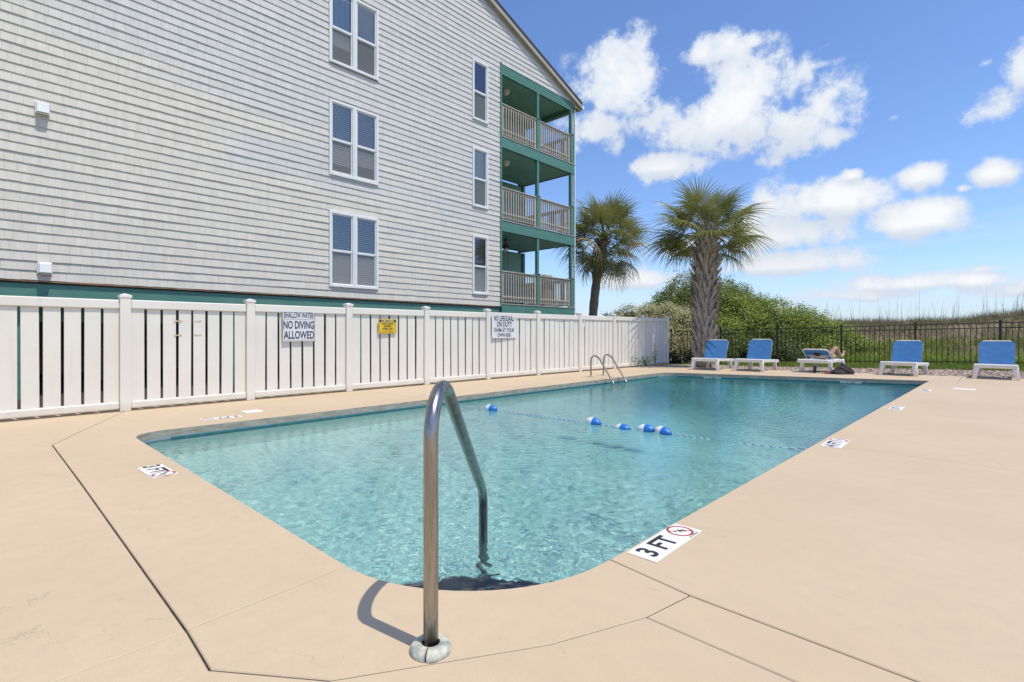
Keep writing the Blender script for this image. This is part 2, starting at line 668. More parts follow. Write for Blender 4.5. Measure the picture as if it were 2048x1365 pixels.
def slab(name, poly, top=0.0, thick=0.085, gap=0.0035, bev=0.004, parent=None):
    """one cast slab: polygon shrunk by half a joint, top edge eased"""
    p = [Vector((x, y)) for x, y in poly]
    n = len(p)
    area = sum(p[i].x * p[(i + 1) % n].y - p[(i + 1) % n].x * p[i].y for i in range(n))
    if area < 0:
        p.reverse()
    q = []
    for i in range(n):
        a, b, c = p[i - 1], p[i], p[(i + 1) % n]
        d1, d2 = (b - a).normalized(), (c - b).normalized()
        n1, n2 = Vector((-d1.y, d1.x)), Vector((-d2.y, d2.x))
        k = (n1 + n2)
        k = k / max(0.3, k.dot(n1)) if k.length > 1e-6 else n1
        q.append((b + k * gap, b + k * (gap + bev)))
    verts = [(a.x, a.y, top - thick) for a, _ in q] + [(a.x, a.y, top - bev) for a, _ in q] + [(b.x, b.y, top) for _, b in q]
    faces = [tuple(range(2 * n, 3 * n))]
    for i in range(n):
        j = (i + 1) % n
        faces.append((i, j, n + j, n + i))
        faces.append((n + i, n + j, 2 * n + j, 2 * n + i))
    o = mesh_obj(name, verts, faces, M_DECK, parent)
    return o


deck = kind(empty('pool_deck'), 'structure')
i_nl = len(c_nl)
near_left_poly = [(-4.74, 0.575), (-4.76, 1.22)] + list(reversed(c_nl)) + [(-6.80, 5.2), (-9.35, 5.2), (-9.35, 1.75), (-7.35, 0.87), (-6.68, 0.582)]
slab('slab', near_left_poly, parent=deck)
slab('slab', [(-6.80, 5.2), (-6.79, 9.6), (-9.35, 9.6), (-9.35, 5.2)], parent=deck)
slab('slab', [(-6.79, 9.6), (-6.765, 13.0), (-9.35, 13.0), (-9.35, 9.6)], parent=deck)
slab('slab', [(-6.765, 13.0)] + list(reversed(c_fl)) + [(-3.9, 14.335), (-3.9, gravel_y(-3.9)), (-9.35, gravel_y(-9.35)), (-9.35, 13.0)], parent=deck)
slab('slab', [(-3.9, 14.335)] + list(reversed(c_fr)) + [(-1.12, 14.6), (-0.6, 14.6), (-0.6, gravel_y(-0.6)), (-3.9, gravel_y(-3.9))], parent=deck)
slab('slab', [(-4.74, 0.575), (-2.15, 0.553), (-2.2, 1.22), (-4.76, 1.22)], gap=0.0028, parent=deck)
arc = near_arc()
slab('slab', [(-2.15, 0.553), (-1.84, 0.54), (-1.51, 0.78), (-1.13, 1.39), (-0.97, 1.78), (-0.92, 2.05), (-1.348, 2.115)] + list(reversed(arc)), gap=0.0028, parent=deck)
slab('slab', [(-9.35, -5), (-6.42, -5), (-6.68, 0.579), (-7.35, 0.866), (-9.35, 1.746)], gap=0.003, parent=deck)
slab('slab', [(-6.42, -5), (-4.52, -5), (-4.69, 0.5715), (-6.68, 0.579)], gap=0.0028, parent=deck)
slab('slab', [(-4.52, -5), (-2.02, -5), (-2.14, 0.5505), (-4.69, 0.5715)], gap=0.0028, parent=deck)
slab('slab', [(-2.02, -5), (9, -5), (9, 1.55), (-0.971, 1.778), (-1.131, 1.388), (-1.511, 0.777), (-1.84, 0.5375), (-2.14, 0.5505)], gap=0.002, parent=deck)
slab('slab', [(-0.971, 1.778), (9, 1.55), (9, 1.745), (-0.92, 2.049)], gap=0.003, parent=deck)
slab('slab', [(-1.348, 2.117), (-0.92, 2.052), (9, 1.749), (9, 5.40), (-1.285, 5.73)], gap=0.0026, parent=deck)
slab('slab', [(-1.285, 5.73), (9, 5.40), (9, 8.4), (-1.232, 8.80)], gap=0.002, parent=deck)
slab('slab', [(-1.232, 8.80), (9, 8.4), (9, 11.5), (-1.17, 11.9)], gap=0.002, parent=deck)
slab('slab', [(-1.17, 11.9), (9, 11.5), (9, gravel_y(9)), (-0.6, gravel_y(-0.6)), (-0.6, 14.6), (-1.12, 14.6)], gap=0.002, parent=deck)


def filled_ring(name, outer, inner, z, m, parent=None):
    bm = bmesh.new()
    es = []
    for loop in (outer, inner):
        vs = [bm.verts.new((x, y, z)) for x, y in loop]
        for i in range(len(vs)):
            es.append(bm.edges.new((vs[i], vs[(i + 1) % len(vs)])))
    bmesh.ops.triangle_fill(bm, edges=es, use_beauty=True)
    for f in bm.faces:
        if f.normal.z < 0:
            f.normal_flip()
    me = bpy.data.meshes.new(name)
    bm.to_mesh(me)
    bm.free()
    me.materials.append(m)
    o = bpy.data.objects.new(name, me)
    C.objects.link(o)
    if parent:
        o.parent = parent
    return o


M_JOINT = mat('joint_filler', (0.06, 0.045, 0.03), 0.95, col2=(0.20, 0.15, 0.105), vscale=12, bump=0.6, bscale=60)
DECK_OUT = [(-9.36, -5.01), (9.01, -5.01), (9.01, gravel_y(9) + .01), (-9.36, gravel_y(-9.36) + .01)]
# the earth the slabs are cast on shows only as the fill of the joints
filled_ring('joint_fill', DECK_OUT, [(-3.95 + (x + 3.95) * 1.012, 8.2 + (y - 8.2) * 1.006) for x, y in POOL], -0.014, M_JOINT, deck)


# ---- pool basin
def basin_material():
    m = bpy.data.materials.new('pool_plaster')
    m.use_nodes = True
    N = NT(m.node_tree)
    b = m.node_tree.nodes['Principled BSDF']
    g = N.n('ShaderNodeNewGeometry')
    f = N.smooth(N.noise(g.outputs['Position'], 1.3, 6, 0.6), 0.3, 0.7)
    c = N.mix(f, (0.345, 0.59, 0.565), (0.405, 0.645, 0.615))
    N.link(c, b.inputs['Base Color'])
    b.inputs['Roughness'].default_value = 0.8
    return m


M_PLASTER = basin_material()
M_POOLTILE = mat('teal_pool_tile', (0.035, 0.16, 0.17), 0.25, col2=(0.06, 0.21, 0.22), vscale=5)
M_GROUT = mat('grout', (0.25, 0.33, 0.33), 0.8, var=0.1)
M_NAVYTILE = mat('navy_step_tile', (0.022, 0.027, 0.05), 0.3, var=0.3)


def floor_z(y):
    return -1.05 - max(0.0, min(1.0, (y - 4.5) / 7.0)) * 0.55


def build_basin():
    n = len(POOL)
    verts, faces = [], []
    for x, y in POOL:
        verts.append((x, y, -0.084))
    for x, y in POOL:
        verts.append((x, y, floor_z(y)))
    for i in range(n):
        j = (i + 1) % n
        faces.append((i, j, n + j, n + i))
    bm = bmesh.new()
    o = mesh_obj('pool_basin', verts, faces, M_PLASTER)
    kind(o, 'structure')
    o.cycles.is_caustics_receiver = True
    ys = [1.1, 2.07, 4.5, 6.2, 8, 9.8, 11.5, 15.6]
    fv, ff = [], []
    for y in ys:
        fv += [(-7.0, y, floor_z(y)), (-0.9, y, floor_z(y))]
    for i in range(len(ys) - 1):
        ff.append((2 * i, 2 * i + 1, 2 * i + 3, 2 * i + 2))
    fl = mesh_obj('pool_floor', fv, ff, M_PLASTER, o)
    fl.cycles.is_caustics_receiver = True
    # waterline tiles: one square tile after the other round the wall, on a grout strip
    per = []
    for i in range(n):
        a, b = Vector(POOL[i]), Vector(POOL[(i + 1) % n])
        per.append((a, b, (b - a).length))
    tile_me = box_mesh('tile', 0, 0.006, -0.072, 0.072, -0.072, 0.072, M_POOLTILE, 0.002)
    gv, gf = [], []
    for i in range(n):
        a, b, L = per[i]
        d = (b - a).normalized()
        nrm = Vector((-d.y, d.x))
        k = len(gv)
        for p in (a, b):
            q = p + nrm * 0.002
            gv += [(q.x, q.y, -0.082), (q.x, q.y, -0.245)]
        gf.append((k, k + 2, k + 3, k + 1))
        cnt = int(L / 0.15)
        if cnt < 4:
            continue
        st = L / cnt
        ang = math.atan2(nrm.y, nrm.x)
        for c in range(cnt):
            q = a + d * (st * (c + 0.5)) + nrm * 0.002
            t = link_mesh('tile', tile_me, o, (q.x, q.y, -0.160), (0, 0, ang))
    mesh_obj('grout_strip', gv, gf, M_GROUT, o)
    # entry steps curving round the near corner, first tread tiled dark
    for k, (rin, z, mm) in enumerate(((0.50, -0.27, M_NAVYTILE), (0.05, -0.55, M_PLASTER), (0.02, -0.84, M_PLASTER))):
        vs, fs = [], []
        A = 24
        for i in range(A + 1):
            th = R(-28) + R(146) * i / A
            s, c = math.sin(th), math.cos(th)
            ro = ARC_R + 0.02
            po = (ARC_C[0] + ro * s, ARC_C[1] - ro * c)
            if th < 0:
                po = (ARC_C[0] + ro * math.tan(th), ARC_C[1] - ro)
            if th > R(90):
                po = (ARC_C[0] + ro, ARC_C[1] - ro / math.tan(th))
            if k == 0:
                taper = min(1.0, i / 9, (A - i) / 9)
                ri = 0.85 - 0.49 * taper
            else:
                ri = max(0.02, rin)
            pi_ = (ARC_C[0] + ri * s, ARC_C[1] - ri * c)
            vs += [(po[0], po[1], z), (pi_[0], pi_[1], z), (pi_[0], pi_[1], z - 0.27)]
        for i in range(A):
            a = 3 * i
            fs += [(a, a + 3, a + 4, a + 1), (a + 1, a + 4, a + 5, a + 2)]
        st_ = mesh_obj('step', vs, fs, mm, o)
        st_.cycles.is_caustics_receiver = True
    return o


basin = build_basin()


def build_water():
    h = 0.0135
    x = np.arange(-6.95, -0.95, h)
    y = np.arange(1.08, 15.55, h)
    X, Y = np.meshgrid(x, y, indexing='ij')
    Z = np.zeros_like(X)
    r = np.random.default_rng(5)
    for i in range(70):
        lam = 0.050 * (3.4 ** r.random())
        th = r.normal(-0.9, 0.75)
        k = 2 * math.pi / lam
        a = 0.00026 * lam / 0.2
        Z += a * np.sin(k * (X * math.cos(th) + Y * math.sin(th)) + r.random() * 6.28)
    # gustier and calmer patches; choppier at the near corner by the steps
    patch = 0.85 + 0.35 * np.sin(X * 1.1 + 0.6 * Y + 1.0) * np.sin(0.55 * Y - 0.4 * X)
    d = np.hypot(X + 1.75, Y - 1.65)
    patch = patch + 3.4 * np.exp(-(d / 0.50) ** 2)
    Z = Z * patch + WATER_Z
    nx, ny = X.shape
    v = np.stack([X, Y, Z], -1).reshape(-1, 3)
    idx = np.arange(nx * ny).reshape(nx, ny)
    f = np.stack([idx[:-1, :-1], idx[1:, :-1], idx[1:, 1:], idx[:-1, 1:]], -1).reshape(-1, 4)
    me = bpy.data.meshes.new('pool_water')
    me.from_pydata(v.tolist(), [], f.tolist())
    me.polygons.foreach_set('use_smooth', [True] * len(me.polygons))
    o = bpy.data.objects.new('pool_water', me)
    C.objects.link(o)
    kind(o, 'structure')
    o.cycles.is_caustics_caster = True
    m = bpy.data.materials.new('water')
    m.use_nodes = True
    nt = m.node_tree
    nt.nodes.clear()
    N = NT(nt)
    out = N.n('ShaderNodeOutputMaterial')
    g = N.n('ShaderNodeBsdfGlass')
    g.inputs['IOR'].default_value = 1.33
    g.inputs['Roughness'].default_value = 0.0
    # glass tint painted darker along Y, standing in for absorption with depth
    gpos = N.n('ShaderNodeNewGeometry')
    sy = N.n('ShaderNodeSeparateXYZ')
    N.link(gpos.outputs['Position'], sy.inputs[0])
    depth = N.smooth(sy.outputs[1], 2.5, 12.5)
    N.link(N.mix(depth, (0.93, 0.985, 0.98), (0.52, 0.83, 0.86)), g.inputs['Color'])
    ge = N.n('ShaderNodeNewGeometry')
    mp = N.n('ShaderNodeMapping')
    mp.inputs['Rotation'].default_value = (0, 0, 0.6)
    mp.inputs['Scale'].default_value = (1.0, 1.9, 1.0)
    N.link(ge.outputs['Position'], mp.inputs['Vector'])
    bn = N.n('ShaderNodeBump')
    bn.inputs['Strength'].default_value = 0.22
    bn.inputs['Distance'].default_value = 0.006
    N.link(N.noise(mp.outputs[0], 30.0, 2.0, 0.5), bn.inputs['Height'])
    N.link(bn.outputs[0], g.inputs['Normal'])
    N.link(g.outputs[0], out.inputs['Surface'])
    me.materials.append(m)
    return o


water = build_water()

# ---- ground beyond the deck


def ground_z(x, y):
    """gravel bed and lawn fall a little towards the back left, then the dune climbs"""
    gy = gravel_y(x)
    t = max(0.0, y - gy)
    z = -0.03 - 0.16 * max(0.0, min(1.0, t / 4.0)) * max(0.25, min(1.0, (2 - x) / 9.0))
    # dune ridge beyond
    crest = 38 + 0.12 * x
    s = max(0.0, min(1.0, (y - 26.5) / (crest - 26.5)))
    h = 1.85 + 0.14 * math.sin(x * 0.21 + 1.0) + 0.18 * math.sin(x * 0.53) + 0.12 * max(0, min(2.5, x / 3))
    z += h * s * s * (3 - 2 * s)
    z += 0.10 * s * noise.noise((x * 0.5, y * 0.5, 0))
    if y > crest:
        z -= min(h + 0.8, (y - crest) * 0.10)
    return z


def soil_material():
    m = bpy.data.materials.new('dune_soil')
    m.use_nodes = True
    N = NT(m.node_tree)
    b = m.node_tree.nodes['Principled BSDF']
    g = N.n('ShaderNodeNewGeometry')
    vec = g.outputs['Position']
    sep = N.n('ShaderNodeSeparateXYZ')
    N.link(vec, sep.inputs[0])
    sand = N.mix(N.smooth(N.noise(vec, 1.5, 7, 0.65), 0.35, 0.65), (0.20, 0.155, 0.095), (0.33, 0.26, 0.17))
    grass = N.mix(N.smooth(N.noise(vec, 2.2, 7, 0.65), 0.35, 0.65), (0.12, 0.175, 0.02), (0.20, 0.25, 0.045))
    k = N.math('ADD', sep.outputs[1], N.math('MULTIPLY', N.noise(vec, 0.8, 4, 0.6), 6.0))
    c = N.mix(N.smooth(k, 27.5, 31.0), grass, sand)
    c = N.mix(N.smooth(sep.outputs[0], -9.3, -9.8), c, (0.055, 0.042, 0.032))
    N.link(c, b.inputs['Base Color'])
    b.inputs['Roughness'].default_value = 0.95
    bn = N.n('ShaderNodeBump')
    bn.inputs['Strength'].default_value = 0.7
    bn.inputs['Distance'].default_value = 0.03
    N.link(N.noise(vec, 14, 7, 0.7), bn.inputs['Height'])
    N.link(bn.outputs[0], b.inputs['Normal'])
    return m


M_SOIL = soil_material()


def build_ground():
    xs = sorted(set([-700, -300, -120, -60, -40, -30] + [round(-24 + 0.8 * i, 3) for i in range(70)] + [40, 60, 120, 300, 700]))
    ys = sorted(set([round(15 + 0.8 * i, 3) for i in range(50)] + [60, 80, 120, 300, 900]))
    verts, faces = [], []
    ny = len(ys)
    for x in xs:
        for y in ys:
            gy = gravel_y(max(-9.36, min(9.0, x)))
            yy = y
            if -9.37 < x < 9.01:
                yy = max(y, gy + 0.012)
            verts.append((x, yy, ground_z(x, yy) if x > -30 else -0.1))
    for i in range(len(xs) - 1):
        for j in range(ny - 1):
            faces.append((i * ny + j, (i + 1) * ny + j, (i + 1) * ny + j + 1, i * ny + j + 1))
    # flat ground left, right and behind
    k = len(verts)
    x_l, x_r = -9.361, 9.011
    for a, b, c, d in ((-700, -400, x_l, 15.0), (x_r, -400, 700, 15.0), (x_l, -400, x_r, -5.011)):
        k = len(verts)
        verts += [(a, b, -0.03), (c, b, -0.03), (c, d, -0.03), (a, d, -0.03)]
        faces.append((k, k + 1, k + 2, k + 3))
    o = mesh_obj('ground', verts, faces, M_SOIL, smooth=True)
    kind(o, 'structure')
    return o


build_ground()

# ================================================================== BUILDING
BX = -11.80            # face of the shingled gable wall
FLOORS = (2.08, 4.84, 7.59)
EAVE_Y, EAVE_Z, SLOPE = 16.30, 9.98, 0.373


def roof_z(y):
    return EAVE_Z + (EAVE_Y - y) * SLOPE if y > 4.6 else EAVE_Z + (EAVE_Y - 4.6) * SLOPE - (4.6 - y) * SLOPE


building = empty('apartment_building', (BX, 6.0, 0))
tag(building, 'three-storey beach apartment building clad in grey-cream shingles with teal balconies', 'building')
BL = Vector((BX, 6.0, 0))


def B(o):
    """parent to the building without moving"""
    o.parent = building
    o.location = Vector(o.location) - BL
    return o


WIN_D = [(6.07, 7.41, 2.24, 4.08), (6.07, 7.41, 4.97, 6.80), (6.07, 7.41, 7.72, 9.55)]
WIN_S = [(10.77, 11.42, 2.32, 4.15), (10.77, 11.42, 5.05, 6.89), (10.77, 11.42, 7.76, 9.62)]
OPEN = (12.05, 16.0, 0.0, 9.97)
HOLES = WIN_D + WIN_S + [OPEN]
WALL_Y0, WALL_Y1 = -6.0, 16.02


def build_wall():
    # sheathing behind the shingles, with real openings
    ysb = sorted(set([WALL_Y0, WALL_Y1] + [h[0] for h in HOLES] + [h[1] for h in HOLES]))
    zsb = sorted(set([1.96, 9.98] + [h[2] for h in HOLES if h[2] > 1.96] + [h[3] for h in HOLES]))
    xs = BX - 0.03
    verts, faces = [], []
    for a, b in zip(ysb[:-1], ysb[1:]):
        for c, d in zip(zsb[:-1], zsb[1:]):
            cy, cz = (a + b) / 2, (c + d) / 2
            if any(h[0] < cy < h[1] and h[2] < cz < h[3] for h in HOLES):
                continue
            k = len(verts)
            verts += [(xs, a, c), (xs, b, c), (xs, b, d), (xs, a, d)]
            faces.append((k, k + 1, k + 2, k + 3))
    k = len(verts)
    verts += [(xs, WALL_Y0, 9.98), (xs, WALL_Y1, 9.98), (xs, WALL_Y1, roof_z(WALL_Y1) - .02), (xs, 4.6, roof_z(4.6) - .02), (xs, WALL_Y0, roof_z(WALL_Y0) - .02)]
    faces.append((k, k + 1, k + 2, k + 3, k + 4))
    B(mesh_obj('wall', verts, faces, mat('sheathing', (0.30, 0.28, 0.26), 0.8)))
    # shingles
    expo = 0.1625
    recs = []
    rows = int((14.6 - 1.985) / expo)
    rnd = random.Random(3)
    for r in range(rows):
        z0 = 1.985 + r * expo
        zc = z0 + expo / 2
        segs = [(WALL_Y0, min(WALL_Y1, EAVE_Y - max(0, (z0 + expo * 0.8 - EAVE_Z + 0.05)) / SLOPE))]
        for h in HOLES:
            if h[2] + expo * 0.35 < zc + expo * 0.15 and zc < h[3] + (0.0 if h is OPEN else 0.02):
                ns = []
                for a, b in segs:
                    if h[1] <= a or h[0] >= b:
                        ns.append((a, b))
                    else:
                        if a < h[0]:
                            ns.append((a, h[0]))
                        if h[1] < b:
                            ns.append((h[1], b))
                segs = ns
        for a, b in segs:
            if b - a < 0.03:
                continue
            y = a
            while y < b - 1e-6:
                w = rnd.choice((0.105, 0.13, 0.15, 0.165, 0.18, 0.205))
                if b - (y + w) < 0.07:
                    w = b - y
                recs.append((r, y, y + w, z0))
                y += w
    # tone of each shingle: two lots of siding, the older one greyer, in stepped runs
    tones = []
    for r, a, b, z0 in recs:
        cy = (a + b) / 2
        n1 = noise.noise((cy * 0.28, r * 0.16, 3.1))
        n2 = noise.noise((cy * 0.9, r * 0.9, 7.7))
        step = noise.noise((math.floor(cy / 1.9) * 3.1 + r * 0.35, r * 0.5, 1.7))
        lim = 6.1 - 0.30 * (cy - 2.0) if cy < 6.5 else 4.6
        g = (z0 - lim) * 0.9 + n1 * 1.5 + step * 1.1
        g = 1 / (1 + math.exp(-g * 5.0))
        cr = Vector((0.65, 0.602, 0.53))
        gr = Vector((0.595, 0.572, 0.55))
        c = cr.lerp(gr, g)
        c *= 1.0 + 0.035 * n2 + rnd.uniform(-0.02, 0.02)
        tones.append(c)
    cdir = Vector((-math.sin(YAW), math.cos(YAW), 0))
    rdir = Vector((math.cos(YAW), math.sin(YAW), 0))

    def area(rec):
        p = Vector((BX, (rec[1] + rec[2]) / 2, 0))
        d = p.dot(cdir)
        if d < 1:
            return 0
        u = p.dot(rdir) / d * 1028 + 1024
        v = 668 - (rec[3] + expo / 2 - EYE) / d * 1028
        if not (-10 < u < 2048 and -20 < v < 1365):
            return 0
        return (rec[2] - rec[1]) / d / d

    order = sorted(range(len(recs)), key=lambda i: -area(recs[i]))
    single = set(order[:300])

    def proud(y, r):
        return 0.0240 + 0.0085 * noise.noise((y * 0.95, r * 3.7, 0)) + 0.004 * noise.noise((y * 3.1, r * 5.3, 2))

    def geo(rec, off):
        r, a, b, z0 = rec
        rr = random.Random(int(a * 1000) * 131 + r)
        dz = rr.uniform(-0.003, 0.003)
        a2, b2 = a + 0.0009, b - 0.0009
        pa, pb = proud(a, r), proud(b, r)
        zt = z0 + expo + 0.012
        top = BX - 0.016
        v = [(BX - 0.02 + pa, a2, z0 + dz), (BX - 0.02 + pb, b2, z0 + dz), (top + 0.001, b2, zt), (top + 0.001, a2, zt),
             (BX - 0.029, a2, z0 + dz), (BX - 0.029, b2, z0 + dz), (BX - 0.029, b2, zt), (BX - 0.029, a2, zt)]
        f = [(0, 1, 2, 3), (4, 5, 1, 0), (0, 3, 7, 4), (1, 5, 6, 2)]
        return v, [tuple(i + off for i in q) for q in f]

    def paint(me, cols):
        at = me.color_attributes.new('tone', 'FLOAT_COLOR', 'POINT')
        arr = np.ones((len(me.vertices), 4), dtype=np.float32)
        arr[:, :3] = np.repeat(np.array(cols, dtype=np.float32), 8, axis=0)
        at.data.foreach_set('color', arr.ravel())

    V, F, T = [], [], []
    for i, rec in enumerate(recs):
        if i in single:
            v, f = geo(rec, 0)
            o = mesh_obj('shingle', v, f, M_SIDING)
            paint(o.data, [tuple(tones[i])])
            B(o)
        else:
            v, f = geo(rec, len(V))
            V += v
            F += f
            T.append(tuple(tones[i]))
    o = mesh_obj('upper_shingles', V, F, M_SIDING)
    paint(o.data, T)
    kind(o, 'stuff')
    B(o)


build_wall()


def build_window(y0, y1, z0, z1, double, floor):
    """white vinyl window: outer casing, sashes with meeting rails, panes, blinds or shades"""
    d0, d1 = BX - 0.02, BX + 0.035
    bm = bmesh.new()
    t = 0.055
    add_box(bm, d0, d1, y0 - .012, y0 + t, z0 - .012, z1 + .012, 0.006)
    add_box(bm, d0, d1, y1 - t, y1 + .012, z0 - .012, z1 + .012, 0.006)
    add_box(bm, d0, d1 - .002, y0 + t + .001, y1 - t - .001, z1 - t, z1 + .012, 0.006)
    add_box(bm, d0, d1 + .012, y0 + t + .001, y1 - t - .001, z0 - .012, z0 + t, 0.006)
    lights = [(y0 + t, y1 - t)]
    if double:
        ym = (y0 + y1) / 2
        add_box(bm, d0, d1 - .004, ym - .06, ym + .06, z0 + t + .001, z1 - t - .001, 0.006)
        add_box(bm, d1 - .003, d1 + .008, ym - .022, ym + .022, z0 + t + .001, z1 - t - .001, 0.004)
        lights = [(y0 + t, ym - .06), (ym + .06, y1 - t)]
    w = bm_obj('window', bm, M_TRIM)
    w['label'] = 'white framed %s window' % ('paired sash' if double else 'narrow sash')
    B(w)
    zm = z0 + (z1 - z0) * 0.475

    def sub(o):
        o.parent = w
        return o

    for li, (a, b) in enumerate(lights):
        for upper in (0, 1):
            c, d = (zm, z1 - t) if upper else (z0 + t, zm)
            xo = BX - 0.012 if upper else BX - 0.026
            bm = bmesh.new()
            s = 0.028
            add_box(bm, xo - .015, xo + .015, a + .001, a + s, c, d)
            add_box(bm, xo - .015, xo + .015, b - s, b - .001, c, d)
            add_box(bm, xo - .0145, xo + .0145 + (0.008 if upper else 0), a + s, b - s, c - (.014 if upper else 0), c + s + (.012 if upper else 0))
            add_box(bm, xo - .0145, xo + .0145, a + s, b - s, d - s, d - .001)
            sub(bm_obj('sash', bm, M_TRIM))
            sub(mesh_obj('pane', [(xo, a + s, c), (xo, b - s, c), (xo, b - s, d), (xo, a + s, d)], [(0, 1, 2, 3)], M_GLASS if upper else M_GLASS_S))
            xb = BX - 0.064
            # what hangs behind
            if floor == 0 or (floor == 1 and double):
                bm = bmesh.new()
                pitch = 0.05
                n = int((d - c) / pitch)
                tilt = R(38) if (upper and floor == 0) else R(66)
                drop = 0.0
                if floor == 1 and not upper:
                    drop = (d - c) * (0.30 if li == 0 else 0.44)
                for i in range(n + 1):
                    z = d - i * pitch
                    if z < c + drop:
                        break
                    mt = Matrix.Translation((xb, 0, z)) @ Matrix.Rotation(tilt, 4, 'Y')
                    add_box(bm, -.025, .025, a + .004, b - .004, -.0012, .0012, 0, mt)
                for yy in (a + .1, b - .1):
                    add_box(bm, xb + .027, xb + .0285, yy - .002, yy + .002, c + drop, d)
                sub(bm_obj('blind', bm, M_BLIND))
            elif floor == 2 and double and upper and li == 1:
                sub(box_obj('roller_shade', xb, xb + .003, a + .004, b - .004, c - .05, d, M_SHADE))
            elif floor == 1 and not double and upper:
                sub(box_obj('roller_shade', xb, xb + .003, a + .004, b - .004, c - .08, d, M_SHADE))
            elif floor == 2 and double and li == 0 and upper:
                bm = bmesh.new()
                for i in range(7):
                    y = a + .02 + i * (b - a - .04) / 7
                    add_box(bm, xb - .02 + .01 * (i % 2), xb - .016 + .01 * (i % 2), y, y + (b - a - .04) / 7, c - .4, d)
                sub(bm_obj('reflected_sky', bm, mat('sky_reflection_blue', (0.66, 0.76, 0.86), 0.8)))  # added pleated sheet: the pane's blue sky reflection put into its colour
    # dark room behind
    bm = bmesh.new()
    vs = [(BX - .04, y0, z0), (BX - .04, y1, z0), (BX - .04, y1, z1), (BX - .04, y0, z1), (BX - 1.2, y0 - .4, z0 - .3), (BX - 1.2, y1 + .4, z0 - .3), (BX - 1.2, y1 + .4, z1 + .1), (BX - 1.2, y0 - .4, z1 + .1)]
    sub(mesh_obj('room_lining', vs, [(4, 5, 6, 7), (0, 4, 7, 3), (1, 2, 6, 5), (3, 7, 6, 2), (0, 1, 5, 4)], mat('room_wall', (0.34, 0.33, 0.32), 0.9)))


for i, h in enumerate(WIN_D):
    build_window(*h, True, i)
for i, h in enumerate(WIN_S):
    build_window(*h, False, i)

# wall vents
for (vy, vz) in ((0.90, 4.90), (0.93, 2.20)):
    bm = bmesh.new()
    add_box(bm, BX - .01, BX + .035, vy - .095, vy + .095, vz - .10, vz + .10, 0.008)
    v = bm_obj('wall_vent', bm, M_TRIM)
    B(v)
    hood = mesh_obj('vent_hood', [(BX + .03, vy - .075, vz + .085), (BX + .03, vy + .075, vz + .085), (BX + .10, vy + .07, vz + .06), (BX + .10, vy - .07, vz + .06),
                                  (BX + .12, vy - .075, vz - .085), (BX + .12, vy + .075, vz - .085), (BX + .03, vy - .08, vz - .105), (BX + .03, vy + .08, vz - .105)],
                    [(0, 1, 2, 3), (3, 2, 5, 4), (0, 3, 4, 6), (1, 7, 5, 2), (4, 5, 7, 6)], M_WHITEPL, v)
    sh_ = box_obj('flap', BX + .036, BX + .118, vy - .062, vy + .062, vz - .118, vz - .106, M_GREYWOOD, v)

# teal skirt board under the siding
B(box_obj('skirt_board', BX - .22, BX - .05, WALL_Y0, 12.03, 1.62, 1.93, M_TEAL))
B(box_obj('starter_strip', BX - .055, BX - .002, WALL_Y0, 12.03, 1.955, 1.984, mat('rusty_flashing', (0.26, 0.155, 0.09), 0.8, var=0.3, vscale=6)))
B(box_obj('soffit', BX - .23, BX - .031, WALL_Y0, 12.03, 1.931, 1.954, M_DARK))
# beam set further under the house, piles and the back of the parking bay
B(box_obj('floor_beam', BX - 1.3, BX - 1.1, WALL_Y0, 16, 1.30, 1.62, M_TEAL))
B(box_obj('floor_soffit', BX - 7.5, BX - .22, WALL_Y0, 16, 1.64, 1.72, M_BROWN))
B(box_obj('parking_wall', BX - 7.38, BX - .45, 15.6, 15.7, -.05, 1.635, M_BROWN))
B(box_obj('parking_wall', BX - 7.6, BX - 7.4, WALL_Y0, 16, -.05, 1.66, M_BROWN))
for y in (-3.0, 0.62, 3.9, 7.1, 10.3, 13.9, 15.85):
    B(box_obj('pile', BX - .42, BX - .14 - .09, y - .13, y + .13, -.05, 1.63, M_TEAL, None, 0.01))
for y in (-1.0, 2.3, 5.5, 8.8, 12.0):
    B(box_obj('pile', BX - 4.1, BX - 3.8, y - .15, y + .15, -.05, 1.66, M_BROWN))
# house body behind the balconies (ocean-side wall) and end wall of the balconies
B(box_obj('ocean_wall', BX - 9, BX - .045, 11.93, 12.04, 1.95, 9.98, M_TEAL))
XP = -14.35
for fl in FLOORS:
    bm = bmesh.new()
    n = 24
    for i in range(n):
        a = 12.06 + (15.85 - 12.06) * i / n
        b = 12.06 + (15.85 - 12.06) * (i + 1) / n
        add_box(bm, XP - .02, XP, a + .006, b - .006, fl + .02, fl + 2.34)
    add_box(bm, XP - .04, XP - .012, 12.06, 15.85, fl + .02, fl + 2.34)
    B(bm_obj('end_partition', bm, M_TEAL_CEIL))
    B(box_obj('end_post', XP - .07, XP + .07, 15.852, 15.99, fl + .02, fl + 2.34, M_TEAL))

# balconies
BAL_Y0, BAL_Y1 = 12.06, 16.0
turned = [(0.019, 0), (0.019, .10), (0.030, .115), (0.030, .16), (0.018, .185), (0.017, .55), (0.019, .80), (0.019, .965)]


def baluster_mesh():
    v, f = [], []
    prof = [(0.021, 0), (0.021, .10), (0.034, .125), (0.034, .17), (0.020, .20), (0.018, .60), (0.021, .93)]
    for r, z in prof:
        for k in range(4):
            th = R(45) + k * R(90)
            v.append((r * 1.41 * math.cos(th), r * 1.41 * math.sin(th), z))
    for i in range(len(prof) - 1):
        for k in range(4):
            a, b = i * 4 + k, i * 4 + (k + 1) % 4
            f.append((a, b, b + 4, a + 4))
    me = bpy.data.meshes.new('baluster')
    me.from_pydata(v, [], f)
    me.materials.append(M_GREYWOOD)
    return me


BAL_ME = baluster_mesh()


